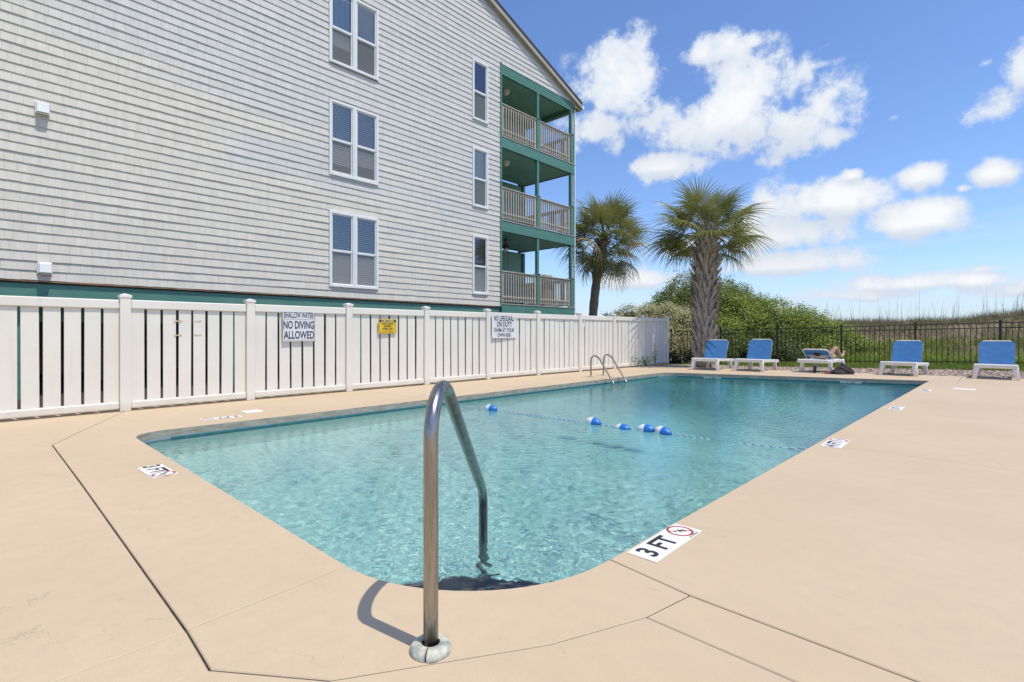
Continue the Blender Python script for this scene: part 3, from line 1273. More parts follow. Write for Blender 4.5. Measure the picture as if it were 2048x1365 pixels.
def railing(fl, ax, a, b, fixed, n):
    """one bay of railing along Y (ax='y') or X (ax='x')"""
    bm = bmesh.new()
    zt = fl + 1.08

    def bx(u0, u1, w0, w1, z0, z1, bev=0.005):
        if ax == 'y':
            add_box(bm, fixed + w0, fixed + w1, u0, u1, z0, z1, bev)
        else:
            add_box(bm, u0, u1, fixed + w0, fixed + w1, z0, z1, bev)
    bx(a, b, -.065, .065, zt - .035, zt)
    bx(a, b, -.02, .02, zt - .11, zt - .036, 0)
    bx(a, b, -.02, .02, fl + .07, fl + .11, 0)
    if ax == 'y':
        bx(a, a + .07, -.035, .035, fl + .03, zt - .036, 0)
        bx(b - .07, b, -.035, .035, fl + .03, zt - .036, 0)
    r = bm_obj('railing', bm, M_GREYWOOD)
    B(r)
    for i in range(n):
        u = a + (b - a) * (i + 0.8) / (n + 0.6)
        loc = (fixed + .035, u, fl + .06) if ax == 'y' else (u, fixed - .02, fl + .06)
        link_mesh('baluster', BAL_ME, r, loc)


for k, fl in enumerate(FLOORS):
    # deck edge beam and white flashing
    if k > 0:
        B(box_obj('balcony_beam', BX - .13, BX + .012, BAL_Y0, BAL_Y1 + .06, fl - .38, fl - .035, M_TEAL, None, 0.004))
        B(box_obj('balcony_beam', XP - .3, BX - .132, BAL_Y1 - .07, BAL_Y1 + .058, fl - .36, fl - .036, M_TEAL, None, 0.004))
    else:
        B(box_obj('balcony_beam', BX - .13, BX + .012, BAL_Y0, BAL_Y1 + .06, fl - .46, fl - .035, M_TEAL, None, 0.004))
        B(box_obj('balcony_beam', XP - .3, BX - .132, BAL_Y1 - .07, BAL_Y1 + .058, fl - .46, fl - .036, M_TEAL, None, 0.004))
    B(box_obj('deck_edge', XP - .3, BX + .03, BAL_Y0, BAL_Y1 + .085, fl - .033, fl, M_FASCIA, None, 0.003))
    # ceiling boards of this storey
    zc = fl + 2.40 if k < 2 else 9.78
    for i in range(13):
        x0 = XP + (BX - .135 - XP) * i / 13
        x1 = XP + (BX - .135 - XP) * (i + 1) / 13
        B(box_obj('ceiling_board', x0 + .003, x1 - .003, BAL_Y0, BAL_Y1 - .075, zc, zc + .018, M_TEAL_CEIL))
    B(box_obj('ceiling_back', XP, BX - .14, BAL_Y0, BAL_Y1 - .08, zc + .02, zc + .03, M_DARK))
    # posts: slim above the rail, boxed below with a cap
    for py in (13.92, 15.90):
        bm = bmesh.new()
        ztop = FLOORS[k + 1] - .382 if k < 2 else 9.62
        add_box(bm, BX - .115, BX - .005, py - .055, py + .055, fl + 1.13, ztop, 0.006)
        p = bm_obj('balcony_post', bm, M_TEAL)
        B(p)
        bm = bmesh.new()
        add_box(bm, BX - .145, BX + .022, py - .085, py + .085, fl + .003, fl + 1.09, 0.006)
        add_box(bm, BX - .165, BX + .04, py - .10, py + .10, fl + 1.091, fl + 1.13, 0.01)
        bm_obj('post_box', bm, M_TEAL, p)
    railing(fl, 'y', BAL_Y0 + .01, 13.83, BX - .06, 14)
    railing(fl, 'y', 14.01, 15.81, BX - .06, 14)
    railing(fl, 'x', XP + .1, BX - .17, BAL_Y1 - .06, 17)
# header over the top balcony: three lapped boards
for i in range(4):
    z0 = 9.62 + i * 0.085
    B(box_obj('header_board', BX - .10, BX - .012 - .012 * (i % 1), BAL_Y0, BAL_Y1 + .05, z0 + .003, z0 + .082, M_TEAL, None, 0.003))
B(box_obj('header_beam', XP - .3, BX - .102, BAL_Y1 - .07, BAL_Y1 + .048, 9.62, 9.96, M_TEAL))
B(box_obj('corner_board', BX - .05, BX + .03, 11.99, 12.056, 1.96, 9.98, M_TEAL, None, 0.004))
B(box_obj('downspout', BX - .06, BX + .01, 16.075, 16.13, 0.2, 9.7, M_TRIM, None, 0.01))

# ceiling lamps and fan
for k, z in ((2, 9.78), (1, FLOORS[1] + 2.40)):
    l_ = lathe_obj('ceiling_lamp', [(.14, 0), (.15, -.03), (.13, -.06), (.13, -.065)], M_WHITEPL, None, 20, (-12.75, 13.25, z - .001))
    B(l_)
    lathe_obj('lamp_glass', [(.125, -.066), (.12, -.11), (.08, -.15), (.03, -.165)], mat('frosted_glass', (0.75, 0.72, 0.62), 0.3), l_, 20, (-12.75, 13.25, z))
fz = FLOORS[0] + 2.40
fan = lathe_obj('ceiling_fan', [(.05, 0), (.05, -.05), (.016, -.06), (.016, -.18), (.11, -.20), (.12, -.29), (.06, -.32)], mat('bronze_fan', (0.04, 0.025, 0.018), 0.5), None, 16, (-12.85, 13.35, fz))
B(fan)
for i in range(5):
    a = R(72 * i + 20)
    bm = bmesh.new()
    add_box(bm, .12, .62, -.065, .065, -.255, -.247, 0, Matrix.Translation((-12.85, 13.35, fz)) @ Matrix.Rotation(a, 4, 'Z') @ Matrix.Rotation(R(10), 4, 'X'))
    bm_obj('fan_blade', bm, mat('fan_blade_wood', (0.06, 0.035, 0.022), 0.5), fan)
lathe_obj('fan_light', [(.05, -.32), (.09, -.35), (.10, -.40), (.05, -.44)], MATS['frosted_glass'], fan, 14, (-12.85, 13.35, fz))


def patio_chair(loc, rz, label):
    t = empty('patio_chair', loc, rz)
    tag(t, label, 'chair', 'chairs on the balconies')
    m = mat('patio_wicker', (0.12, 0.075, 0.045), 0.7, var=0.2)
    box_obj('seat', -.25, .25, -.25, .25, .40, .44, m, t, .01)
    for sx in (-.23, .23):
        for sy in (-.23, .23):
            box_obj('leg', sx - .02, sx + .02, sy - .02, sy + .02, 0, .40, m, t)
    box_obj('backrest', -.25, .25, .21, .25, .46, .92, m, t, .01)
    return t


patio_chair((-12.9, 14.9, FLOORS[2]), 0.6, 'dark chair behind the railing of the top balcony')
patio_chair((-12.9, 14.8, FLOORS[1]), -0.7, 'dark chair behind the railing of the middle balcony')
t = empty('patio_table', (-12.7, 14.8, FLOORS[0]))
tag(t, 'pale round table behind the railing of the lowest balcony', 'table')
lathe_obj('table_top', [(.45, .70), (.46, .71), (.46, .73), (.45, .74)], M_RESIN, t, 24)
lathe_obj('pedestal', [(.25, 0), (.22, .03), (.04, .06), (.04, .699)], M_RESIN, t, 16)
tag(box_obj('storage_box', -12.35, -11.98, 14.5, 14.95, FLOORS[0] + .001, FLOORS[0] + 1.17, mat('grey_box', (0.32, 0.30, 0.28), 0.7), None, 0.02),
    'grey box standing taller than the lowest balcony railing', 'box')

# roof: thick deck with rake boards along the gable, gutter at the eave
OV = 0.13
for (ya, yb, side) in ((EAVE_Y + .12, 4.6, 1), (4.6, -7.0, -1)):
    za, zb = roof_z(ya), roof_z(yb)
    x0, x1 = BX + OV, BX - 12
    B(mesh_obj('roof', [(x0, ya, za), (x0, yb, zb), (x1, yb, zb), (x1, ya, za), (x0, ya, za + .13), (x0, yb, zb + .13), (x1, yb, zb + .13), (x1, ya, za + .13)],
               [(0, 1, 2, 3), (4, 7, 6, 5), (0, 4, 5, 1), (3, 2, 6, 7), (0, 3, 7, 4), (1, 5, 6, 2)], M_ROOF))
    B(mesh_obj('rake_board', [(x0 - .03, ya, za - .13), (x0 - .03, yb, zb - .13), (x0 - .03, yb, zb - .003), (x0 - .03, ya, za - .003),
                              (x0, ya, za - .13), (x0, yb, zb - .13), (x0, yb, zb - .003), (x0, ya, za - .003)],
               [(0, 3, 2, 1), (4, 5, 6, 7), (0, 1, 5, 4), (0, 4, 7, 3), (1, 2, 6, 5), (3, 7, 6, 2)], M_FASCIA))
    B(mesh_obj('rake_soffit', [(x0 - .031, ya, za - .11), (x0 - .031, yb, zb - .11), (BX - .01, yb, zb - .11), (BX - .01, ya, za - .11)], [(0, 1, 2, 3)], M_FASCIA))
    B(mesh_obj('frieze_board', [(BX + .012, ya, za - .22), (BX + .012, yb, zb - .22), (BX + .012, yb, zb - .111), (BX + .012, ya, za - .111),
                                (BX - .028, ya, za - .22), (BX - .028, yb, zb - .22)], [(0, 1, 2, 3), (4, 5, 1, 0)], M_FASCIA))
gv, gf = tube_data([(BX + OV - .02, EAVE_Y + .20, EAVE_Z - .09), (BX - 11.9, EAVE_Y + .20, EAVE_Z - .09)], 0.075, 10)
B(mesh_obj('gutter', gv, gf, M_TRIM))
B(box_obj('eave_soffit', BX - 11.9, BX + OV - .035, 15.95, EAVE_Y + .12, EAVE_Z - .215, EAVE_Z - .20, M_FASCIA))

# ================================================================== WHITE FENCE
FENCE_POSTS = [(-8.86, -2.0), (-8.86, -0.20), (-8.87, 1.53), (-8.86, 3.18), (-8.84, 4.92), (-8.80, 6.69), (-8.76, 8.46), (-8.70, 10.22), (-8.65, 12.0), (-8.60, 13.72), (-8.57, 15.45), (-8.62, 17.3)]


def fence_top(y):
    return 1.545 + 0.0048 * max(0, y)


fence = tag(empty('vinyl_fence', (-8.86, 7.0, 0)), 'white vinyl board fence with gaps along the far side of the pool', 'fence')
FO = Vector((-8.86, 7.0, 0))


def F_(o):
    o.parent = fence
    o.location = Vector(o.location) - FO
    return o


post_me = None
for i, (x, y) in enumerate(FENCE_POSTS):
    h = fence_top(y) + 0.045
    bm = bmesh.new()
    add_box(bm, -.063, .063, -.063, .063, 0.001, h, 0.006)
    p = bm_obj('post', bm, M_VINYL)
    p.location = (x, y, 0)
    F_(p)
    v = [(-.072, -.072, h - .012), (.072, -.072, h - .012), (.072, .072, h - .012), (-.072, .072, h - .012), (-.072, -.072, h + .02), (.072, -.072, h + .02), (.072, .072, h + .02), (-.072, .072, h + .02), (0, 0, h + .048)]
    mesh_obj('post_cap', v, [(0, 1, 5, 4), (1, 2, 6, 5), (2, 3, 7, 6), (3, 0, 4, 7), (4, 5, 8), (5, 6, 8), (6, 7, 8), (7, 4, 8), (3, 2, 1, 0)], M_VINYL, p)
for (xa, ya), (xb, yb) in zip(FENCE_POSTS[:-1], FENCE_POSTS[1:]):
    L = math.hypot(xb - xa, yb - ya) - 0.13
    ang = math.atan2(yb - ya, xb - xa)
    cx, cy = (xa + xb) / 2, (ya + yb) / 2
    zt = (fence_top(ya) + fence_top(yb)) / 2
    tilt = math.atan2(fence_top(yb) - fence_top(ya), yb - ya)
    for (z0, z1, nm) in ((zt - .125, zt, 'top_rail'), (0.035, 0.135, 'bottom_rail')):
        bm = bmesh.new()
        add_box(bm, -L / 2, L / 2, -.045, .045, z0, z1, 0.012)
        o = bm_obj(nm, bm, M_VINYL)
        o.location = (cx, cy, 0)
        o.rotation_euler = (0, 0, ang)
        F_(o)
    n = 8
    gap = 0.033 if ya < 8 else 0.027
    w = (L - gap * (n - 1)) / n
    me = box_mesh('board', -w / 2, w / 2, -.012, .012, 0.136, zt - .126, M_VINYL, 0.003)
    for k in range(n):
        u = -L / 2 + w / 2 + k * (w + gap)
        o = link_mesh('board', me, None, (cx + math.cos(ang) * u, cy + math.sin(ang) * u, 0), (R(random.uniform(-.25, .25)), R(random.uniform(-.25, .25)), ang + R(random.uniform(-.8, .8))))
        F_(o)
# glue stains where a sign once hung
for y, z in ((2.17, 1.27), (2.43, 1.27), (2.17, 1.06), (2.43, 1.06)):
    vs = [(-8.845, y - .055, z - .012), (-8.845, y + .055, z - .008), (-8.845, y + .05, z + .010), (-8.845, y - .01, z + .006), (-8.845, y - .05, z + .012)]
    o = mesh_obj('glue_stain', vs, [(0, 1, 2, 3, 4)], mat('old_glue', (0.55, 0.40, 0.16), 0.7, col2=(0.72, 0.64, 0.50), vscale=25))
    F_(o)


# ---- signs on the fence (their face looks towards +X)
def sign_mtx(x, y, z):
    return Matrix.Translation((x, y, z)) @ Matrix.Rotation(R(90), 4, 'Z') @ Matrix.Rotation(R(90), 4, 'X')


def sign(name, x, y0, y1, z0, z1, label, board_m, lines, border):
    s = empty(name, (x, (y0 + y1) / 2, z0))
    tag(s, label, 'sign')
    W, H = y1 - y0, z1 - z0
    bm = bmesh.new()
    add_box(bm, -.004, 0, -W / 2, W / 2, 0, H, 0.0015)
    bm_obj('sign_board', bm, board_m, s)
    if border:
        bm = bmesh.new()
        e, t = 0.018 * W / .55, 0.005 * W / .55
        for a in ((-W / 2 + e, -W / 2 + e + t, e, H - e), (W / 2 - e - t, W / 2 - e, e, H - e), (-W / 2 + e + t, W / 2 - e - t, e, e + t), (-W / 2 + e + t, W / 2 - e - t, H - e - t, H - e)):
            add_box(bm, .0003, .0012, a[0], a[1], a[2], a[3])
        bm_obj('border', bm, border, s)
    for (txt, size, yy, zz, m, sx, bold) in lines:
        text_obj('lettering', txt, size, m, s, sign_mtx(0.0016, yy, zz), sx, bold)
    return s


def bar(s, w, z, t, m):
    bm = bmesh.new()
    add_box(bm, .0003, .0011, -w / 2, w / 2, z - t / 2, z + t / 2)
    bm_obj('rule', bm, m, s)


s = sign('warning_sign', -8.795, 3.69, 4.24, 0.95, 1.47, 'white sign reading SHALLOW WATER NO DIVING ALLOWED on the white fence', M_SIGNW,
         [('SHALLOW WATER', .135, 0, .445, M_NAVY, .45, .0026), ('NO DIVING', .185, 0, .275, M_NAVY, .56, .0045), ('ALLOWED', .185, .01, .102, M_NAVY, .60, .0045)], M_INK)
bar(s, .50, .378, .004, M_NAVY)
s = sign('caution_sign', -8.77, 5.53, 5.94, 1.085, 1.37, 'yellow caution sign about the slippery pool deck on the white fence', M_YELLOW,
         [('CAUTION', .066, 0, .249, mat('yellow_ink', (0.85, 0.70, 0.25), 0.5), .95, .0018), ('POOL DECK', .048, 0, .190, M_INK, .95, .0014), ('SLIPPERY', .048, 0, .140, M_INK, .95, .0014), ('WHEN WET', .048, 0, .088, M_INK, .95, .0014),
          ('WALK  NO RUNNING', .026, 0, .040, M_RED, .95, .0005)], M_INK)
bm = bmesh.new()
add_box(bm, .0002, .0009, -.188, .188, .222, .275)
bm_obj('header_band', bm, M_INK, s)
s = sign('lifeguard_sign', -8.69, 8.55, 9.40, 0.975, 1.53, 'white sign reading NO LIFEGUARD ON DUTY SWIM AT YOUR OWN RISK', M_SIGNW,
         [('NO LIFEGUARD', .175, 0, .470, M_NAVY, .585, .004), ('ON DUTY', .175, 0, .330, M_NAVY, .66, .004), ('SWIM AT YOUR', .125, 0, .185, M_NAVY, .78, .003), ('OWN RISK', .125, 0, .070, M_NAVY, .78, .003)], None)
bar(s, .80, .248, .004, M_NAVY)

# ---- depth markers on the deck
DIVER = [(-.3, .05), (-.05, .12), (.12, .0), (.3, -.22)]


def depth_marker(x, y, rz, L, W, txt, label, red=True):
    s = empty('depth_marker', (x, y, 0.0), rz)
    tag(s, label, 'marker', None)
    box_obj('marker_tile', -L / 2, L / 2, -W / 2, W / 2, 0.0005, 0.0045, M_MARK, s, 0.001)
    z = 0.0052
    text_obj('lettering', txt, W * .95, M_INK, s, Matrix.Translation((-L * .17, .0, z)), 0.98, W * .028)
    r0, r1 = W * .37, W * .45
    cxm = L * .33
    cyo = W * .05
    seg = 28
    v, f = [], []
    for k in range(seg):
        t_ = 2 * math.pi * k / seg
        v += [(cxm + r0 * math.cos(t_), cyo + r0 * math.sin(t_), z), (cxm + r1 * math.cos(t_), cyo + r1 * math.sin(t_), z)]
    for k in range(seg):
        a, b = 2 * k, 2 * ((k + 1) % seg)
        f.append((a, a + 1, b + 1, b))
    mesh_obj('prohibition_ring', v, f, M_RED, s)
    w_ = W * .018
    d = r0 * .72
    mesh_obj('prohibition_slash', [(cxm - d - w_, cyo + d - w_, z), (cxm - d + w_, cyo + d + w_, z), (cxm + d + w_, cyo - d + w_, z), (cxm + d - w_, cyo - d - w_, z)], [(0, 3, 2, 1)], M_RED, s)
    pv, pf = [], []
    pz = z + .0006
    for (x0, y0, x1, y1, t_) in ((-.55, .30, .05, .05, .07), (.05, .05, .50, -.10, .09), (.05, .05, .25, -.50, .05), (-.1, .12, -.25, -.35, .05), (.2, .35, .05, .05, .05), (.35, -.05, .42, -.45, .05)):
        a, b = Vector((x0, y0)) * r0, Vector((x1, y1)) * r0
        n_ = (b - a).normalized()
        n_ = Vector((-n_.y, n_.x)) * t_ * r0
        k = len(pv)
        for q in (a + n_, a - n_, b - n_ * .7, b + n_ * .7):
            pv.append((cxm + q.x, cyo + q.y, pz))
        pf.append((k, k + 1, k + 2, k + 3))
    mesh_obj('diver_pictogram', pv, pf, M_INK, s)
    text_obj('lettering', 'NO DIVING', W * .11, M_INK, s, Matrix.Translation((cxm, -W * .44, z)), 1.1, 0)
    return s


depth_marker(-1.243, 2.495, R(90.5), .53, .16, '3 FT', 'white 3 FT depth marker nearest the camera at the right pool edge')
depth_marker(-4.80, 1.035, R(1.5), .43, .17, '3 FT', 'white 3 FT depth marker on the deck at the left corner')
depth_marker(-1.145, 5.89, R(90.5), .50, .17, '4 FT', 'white 4 FT depth marker where the float rope meets the deck')
depth_marker(-1.04, 9.30, R(90.5), .50, .15, '5 FT', 'small white depth marker beyond the 4 FT one on the right edge')
depth_marker(-0.96, 12.58, R(90.5), .45, .15, '5 FT', 'farthest white depth marker on the right pool edge')
depth_marker(-7.22, 2.25, R(-92), .46, .15, '3 FT', 'worn white depth marker by the left coping near the fence')
depth_marker(-7.22, 5.65, R(-92), .42, .15, '4 FT', 'white depth marker by the left coping below the caution sign')
tag(box_obj('grip_strip', -.60, -.27, 13.18, 13.50, .0005, .0042, M_MARK, None, .001), 'plain white rectangle on the deck near the far right loungers', 'marker')
tag(box_obj('grip_strip', -7.66, -7.40, 2.62, 2.85, .0005, .0042, M_MARK, None, .001), 'plain white rectangle on the deck between left coping and fence', 'marker')
# markers in the far waterline tile
fd = Vector((-1.10 + 6.76, 15.2 - 13.45, 0)).normalized()
fang = math.atan2(fd.y, fd.x)
for u, label in ((1.25, 'white depth tile in the far pool wall, left one'), (4.40, 'white depth tile in the far pool wall, right one')):
    p = Vector((-6.76, 13.45, 0)) + fd * u + Vector((fd.y, -fd.x, 0)) * 0.013
    s = empty('wall_depth_tile', (p.x, p.y, -.165), fang)
    tag(s, label, 'marker')
    box_obj('marker_tile', -.22, .22, -.003, .003, 0.01, .075, M_MARK, s, .001)
    text_obj('lettering', '5 FT', .06, M_INK, s, Matrix.Translation((0, -.0042, .045)) @ Matrix.Rotation(R(90), 4, 'X'), 1.5, 0.002)

# ================================================================== HANDRAIL AND LADDER
rail = tag(empty('pool_handrail', (-1.405, 1.09, 0)), 'stainless steel pool entry handrail in the near foreground', 'handrail')
dv = Vector((-0.613, 0.790, 0))
RR, ZS, TURN = 0.17, 0.71, R(127)
pts = [Vector((0, 0, .002)), Vector((0, 0, .25)), Vector((0, 0, .5))]
for k in range(21):
    ph = math.pi - TURN * k / 20
    pts.append(dv * (RR + RR * math.cos(ph)) + Vector((0, 0, ZS + RR * math.sin(ph))))
pe = pts[-1]
lo, bot = dv * 1.19 + Vector((0, 0, .175)), dv * 1.20 + Vector((0, 0, -.80))
pts += arc_pts([pe, lo, bot], [.09], 10)[1:]
tube_obj('tube', pts, 0.0255, M_STEEL, rail, 24)
M_ESC = mat('chalky_steel', (0.24, 0.30, 0.265), 0.55, col2=(0.62, 0.575, 0.46), vscale=34, bump=0.3, bscale=50)
# escutcheon: two halves with a split
for half in (0, 1):
    v, f = [], []
    prof = [(.031, .028), (.045, .030), (.060, .025), (.069, .016), (.072, .006), (.072, .001)]
    A = 20
    a0 = R(-52) + half * math.pi + R(1.6)
    a1 = R(-52) + (half + 1) * math.pi - R(1.6)
    for i in range(A + 1):
        th = a0 + (a1 - a0) * i / A
        for r, z in prof:
            v.append((r * math.cos(th), r * math.sin(th), z))
    n = len(prof)
    for i in range(A):
        for k in range(n - 1):
            f.append((i * n + k, i * n + k + 1, (i + 1) * n + k + 1, (i + 1) * n + k))
    f.append(tuple(range(n)))
    f.append(tuple(range(A * n + n - 1, A * n - 1, -1)))
    mesh_obj('escutcheon', v, f, M_ESC, rail, True)

ladder = tag(empty('pool_ladder', (-7.0, 10.9, 0)), 'stainless pool ladder with two curved grab rails at the left edge', 'ladder')
for (y, top) in ((-.10, .50), (.47, .51)):
    c = [Vector((-.42, y, .001)), Vector((-.42, y, top + .03)), Vector((-.16, y - .08, top + .03)), Vector((.52, y - .42, -.10)), Vector((.53, y - .42, -.75))]
    tube_obj('grab_rail', arc_pts(c, [.16, .16, .10], 8), .021, M_STEEL, ladder, 12)
    lathe_obj('escutcheon', [(.06, .001), (.06, .012), (.045, .022), (.023, .024)], M_ESC, ladder, 16, (-.42, y, 0))
for z in (-.32, -.58):
    box_obj('tread', .46, .58, -.52, .05, z, z + .03, M_WHITEPL, ladder, .004)

# ================================================================== FLOAT ROPE
RA, RB = Vector((-6.72, 5.50, -.09)), Vector((-1.30, 5.84, -.075))
float_x = [-5.72, -3.85, -3.42, -3.10, -2.88]


def rope_y(x):
    t = (x - RA.x) / (RB.x - RA.x)
    return RA.y + (RB.y - RA.y) * t + 0.10 * math.sin(t * math.pi * 2.1) * 0.5


def rope_z(x):
    d = min(x - RA.x, RB.x - x)
    return WATER_Z + (0.010 if x < -2.6 else 0.010 - 0.019 * min(1, (x + 2.6) / .5)) + 0.05 * math.exp(-d * 4) + 0.004 * math.sin(x * 9)


rope = tag(empty('float_rope', (RA.x, RA.y, WATER_Z)), 'blue and white twisted rope stretched across the pool', 'rope')
for strand in range(2):
    pts = []
    x = RA.x
    while x <= RB.x:
        ph = x * 2 * math.pi / 0.085 + strand * math.pi
        pts.append((x - RA.x, rope_y(x) + .0032 * math.cos(ph) - RA.y, rope_z(x) + .0032 * math.sin(ph) - WATER_Z))
        x += 0.0105
    tube_obj('strand', pts, .0042 if strand == 0 else .0030, M_WHITEPL if strand == 0 else M_BLUEPL, rope, 6)


def build_float():
    """egg-shaped lane float, white half and blue half"""
    out = []
    prof = []
    for i in range(13):
        t = i / 12
        a = -0.115 + 0.23 * t
        r = 0.066 * (max(0.0, 1 - abs(2 * t - 1) ** 2.3)) ** 0.62
        prof.append((a, max(r, 0.016)))
    for half, rng_, m in (('white_half', range(0, 7), M_WHITEPL), ('blue_half', range(6, 13), M_BLUEPL)):
        v, f = [], []
        pr = [prof[i] for i in rng_]
        seg = 20
        for a, r in pr:
            for k in range(seg):
                th = 2 * math.pi * k / seg
                v.append((a, r * math.cos(th), r * math.sin(th)))
        for i in range(len(pr) - 1):
            for k in range(seg):
                p, q = i * seg + k, i * seg + (k + 1) % seg
                f.append((p, p + seg, q + seg, q))
        f.append(tuple(range(seg)) if half == 'white_half' else tuple(range((len(pr) - 1) * seg, len(pr) * seg)))
        me = bpy.data.meshes.new(half)
        me.from_pydata(v, [], f)
        me.polygons.foreach_set('use_smooth', [True] * len(me.polygons))
        me.materials.append(m)
        out.append((half, me))
    return out


FL_ME = build_float()
FL_LAB = ['blue and white float alone on the rope near the left coping', 'blue and white float left of the low-lying pale one', 'pale float lying low in the water with its white side up',
          'blue and white float left of the last one on the rope', 'last blue and white float before the bare rope to the right']
for i, x in enumerate(float_x):
    sink = -.022 if i == 2 else .012
    t = tag(empty('rope_float', (x, rope_y(x), rope_z(x) + sink), R((8, 4, -6, 3, -9)[i])), FL_LAB[i], 'float', 'floats on the pool rope')
    t.rotation_euler[1] = R((2, 6, -2, -3, 6)[i])
    for nm, me in FL_ME:
        link_mesh(nm, me, t)

# ================================================================== LOUNGERS


def lounger(loc, rz, recline, label, tiltx=-2.5):
    t = empty('sun_lounger', loc, rz)
    t.rotation_euler[0] = R(tiltx)
    tag(t, label, 'sun lounger', 'blue loungers along the far pool edge')
    W, L, H = 0.36, 1.80, 0.345
    PIV = 1.02
    for s in (-1, 1):
        bm = bmesh.new()
        add_box(bm, s * W - .028, s * W + .028, .05, L - .05, H - .075, H + .013, 0.016)
        bm_obj('side_rail', bm, M_RESIN, t)
    for y in (.03, L - .03):
        bm = bmesh.new()
        add_box(bm, -W - .03, W + .03, y - .036, y + .036, H - .085, H + .018, 0.022)
        bm_obj('end_rail', bm, M_RESIN, t)

    def leg(x, y, dy, w0=.062, w1=.042):
        sx = 1 if x > 0 else -1
        v = []
        for (z, w, ox, oy, dp) in ((H - .05, w0, 0, 0, .045), (.20, w0 * .82, .012, dy * .5, .04), (0.0, w1, .045, dy, .034)):
            for a, b in ((-1, -1), (1, -1), (1, 1), (-1, 1)):
                v.append((x + sx * ox + a * w, y + oy + b * dp, z))
        f = []
        for i in range(2):
            for k in range(4):
                a, b = i * 4 + k, i * 4 + (k + 1) % 4
                f.append((a, b, b + 4, a + 4))
        f += [(0, 3, 2, 1), (8, 9, 10, 11)]
        bm = bmesh.new()
        bv = [bm.verts.new(p) for p in v]
        for q in f:
            bm.faces.new([bv[i] for i in q])
        bmesh.ops.bevel(bm, geom=[e for e in bm.edges], offset=.008, segments=1, affect='EDGES')
        bm_obj('leg', bm, M_RESIN, t, True)

    for s in (-1, 1):
        leg(s * (W - .028), .05, -.035)
        leg(s * (W - .028), 1.45, .04)
        # slanting strut behind the front leg
        v, f = tube_data([(s * (W - .03), .06, .06), (s * (W - .06), .30, H - .05)], .016, 8)
        mesh_obj('strut', v, f, M_RESIN, t, True)
    # seat sling
    n = 10
    v, f = [], []
    for i in range(n + 1):
        y = .07 + (PIV - .07) * i / n
        for k in range(7):
            u = k / 6 * 2 - 1
            v.append((u * (W - .026), y, H + .004 - .022 * (1 - u * u)))
    for i in range(n):
        for k in range(6):
            a = i * 7 + k
            f.append((a, a + 1, a + 8, a + 7))
    sl = mesh_obj('seat_sling', v, f, M_SLING, t, True)
    # backrest: frame tube and sling in its own plane, hinged at PIV
    ang = R(recline)
    BLN = 0.67
    Wb = W - .045

    def bp(u, s_, off=0.0):
        y = PIV + s_ * math.cos(ang) - off * math.sin(ang)
        z = H + .015 + s_ * math.sin(ang) + off * math.cos(ang)
        return (u, y, z)

    fr_pts = arc_pts([bp(-Wb, 0), bp(-Wb, BLN - .07), bp(-Wb + .07, BLN), bp(Wb - .07, BLN), bp(Wb, BLN - .07), bp(Wb, 0)], [.04, .04, .04, .04], 5)
    tube_obj('back_frame', fr_pts, .0175, M_RESIN, t, 10)
    v, f = [], []
    n = 12
    for i in range(n + 1):
        s_ = -.02 + (BLN - .002) * i / n
        half = Wb + .016
        if s_ > BLN - .07:
            half = Wb + .016 - (s_ - (BLN - .07)) * 1.0
        for k in range(9):
            u = k / 8 * 2 - 1
            off = .022 - .014 * (1 - u * u) * (0.4 + 0.6 * math.sin(math.pi * i / n)) + .003 * math.sin(i * 1.7 + k)
            v.append(bp(u * half, s_, off))
    for i in range(n):
        for k in range(8):
            a = i * 9 + k
            f.append((a, a + 1, a + 10, a + 9))
    mesh_obj('back_sling', v, f, M_SLING, t, True)
    # moulded cross piece and prop under the backrest
    pv, pf = tube_data([bp(-Wb, .30, -.022), bp(Wb, .30, -.022)], .016, 8)
    mesh_obj('cross_bar', pv, pf, M_RESIN, t, True)
    if recline < 40:
        bm = bmesh.new()
        c0, c1 = bp(-.19, .14, -.035), bp(.19, .30, -.03)
        vs = [bm.verts.new(p) for p in (bp(-.20, .16, -.03), bp(.20, .16, -.03), bp(.20, .30, -.045), bp(-.20, .30, -.045))]
        bm.faces.new(vs)
        r_ = bmesh.ops.extrude_face_region(bm, geom=list(bm.faces))
        bmesh.ops.translate(bm, verts=[g for g in r_['geom'] if isinstance(g, bmesh.types.BMVert)], vec=(0, .01, -.02))
        bm_obj('back_support', bm, M_RESIN, t)
    for s in (-1, 1):
        pv, pf = tube_data([bp(s * (Wb - .05), .30, -.03), (s * (Wb - .05), PIV + .34 * math.cos(ang) + .18 * (1 if recline > 40 else 1), H - .01)], .011, 6)
        mesh_obj('prop', pv, pf, M_RESIN, t, True)
    return t


lounger((-6.27, 15.00, 0), R(6), 60, 'leftmost blue lounger in front of the big palm trunk')
lounger((-5.15, 15.37, 0), R(3), 64, 'upright blue lounger right beside the leftmost one')
lounger((-1.82, 16.43, 0), R(-3.4), 61, 'blue lounger right of the sunbather, backrest raised')
lounger((0.01, 16.62, 0), R(-1), 62, 'rightmost blue lounger at the edge of the picture')
L3 = (-3.63, 15.90)
l3 = lounger((L3[0] + .02, L3[1] + 1.80, -.02), R(180 - 1), 24, 'blue lounger with low backrest carrying the sunbather', 1.2)


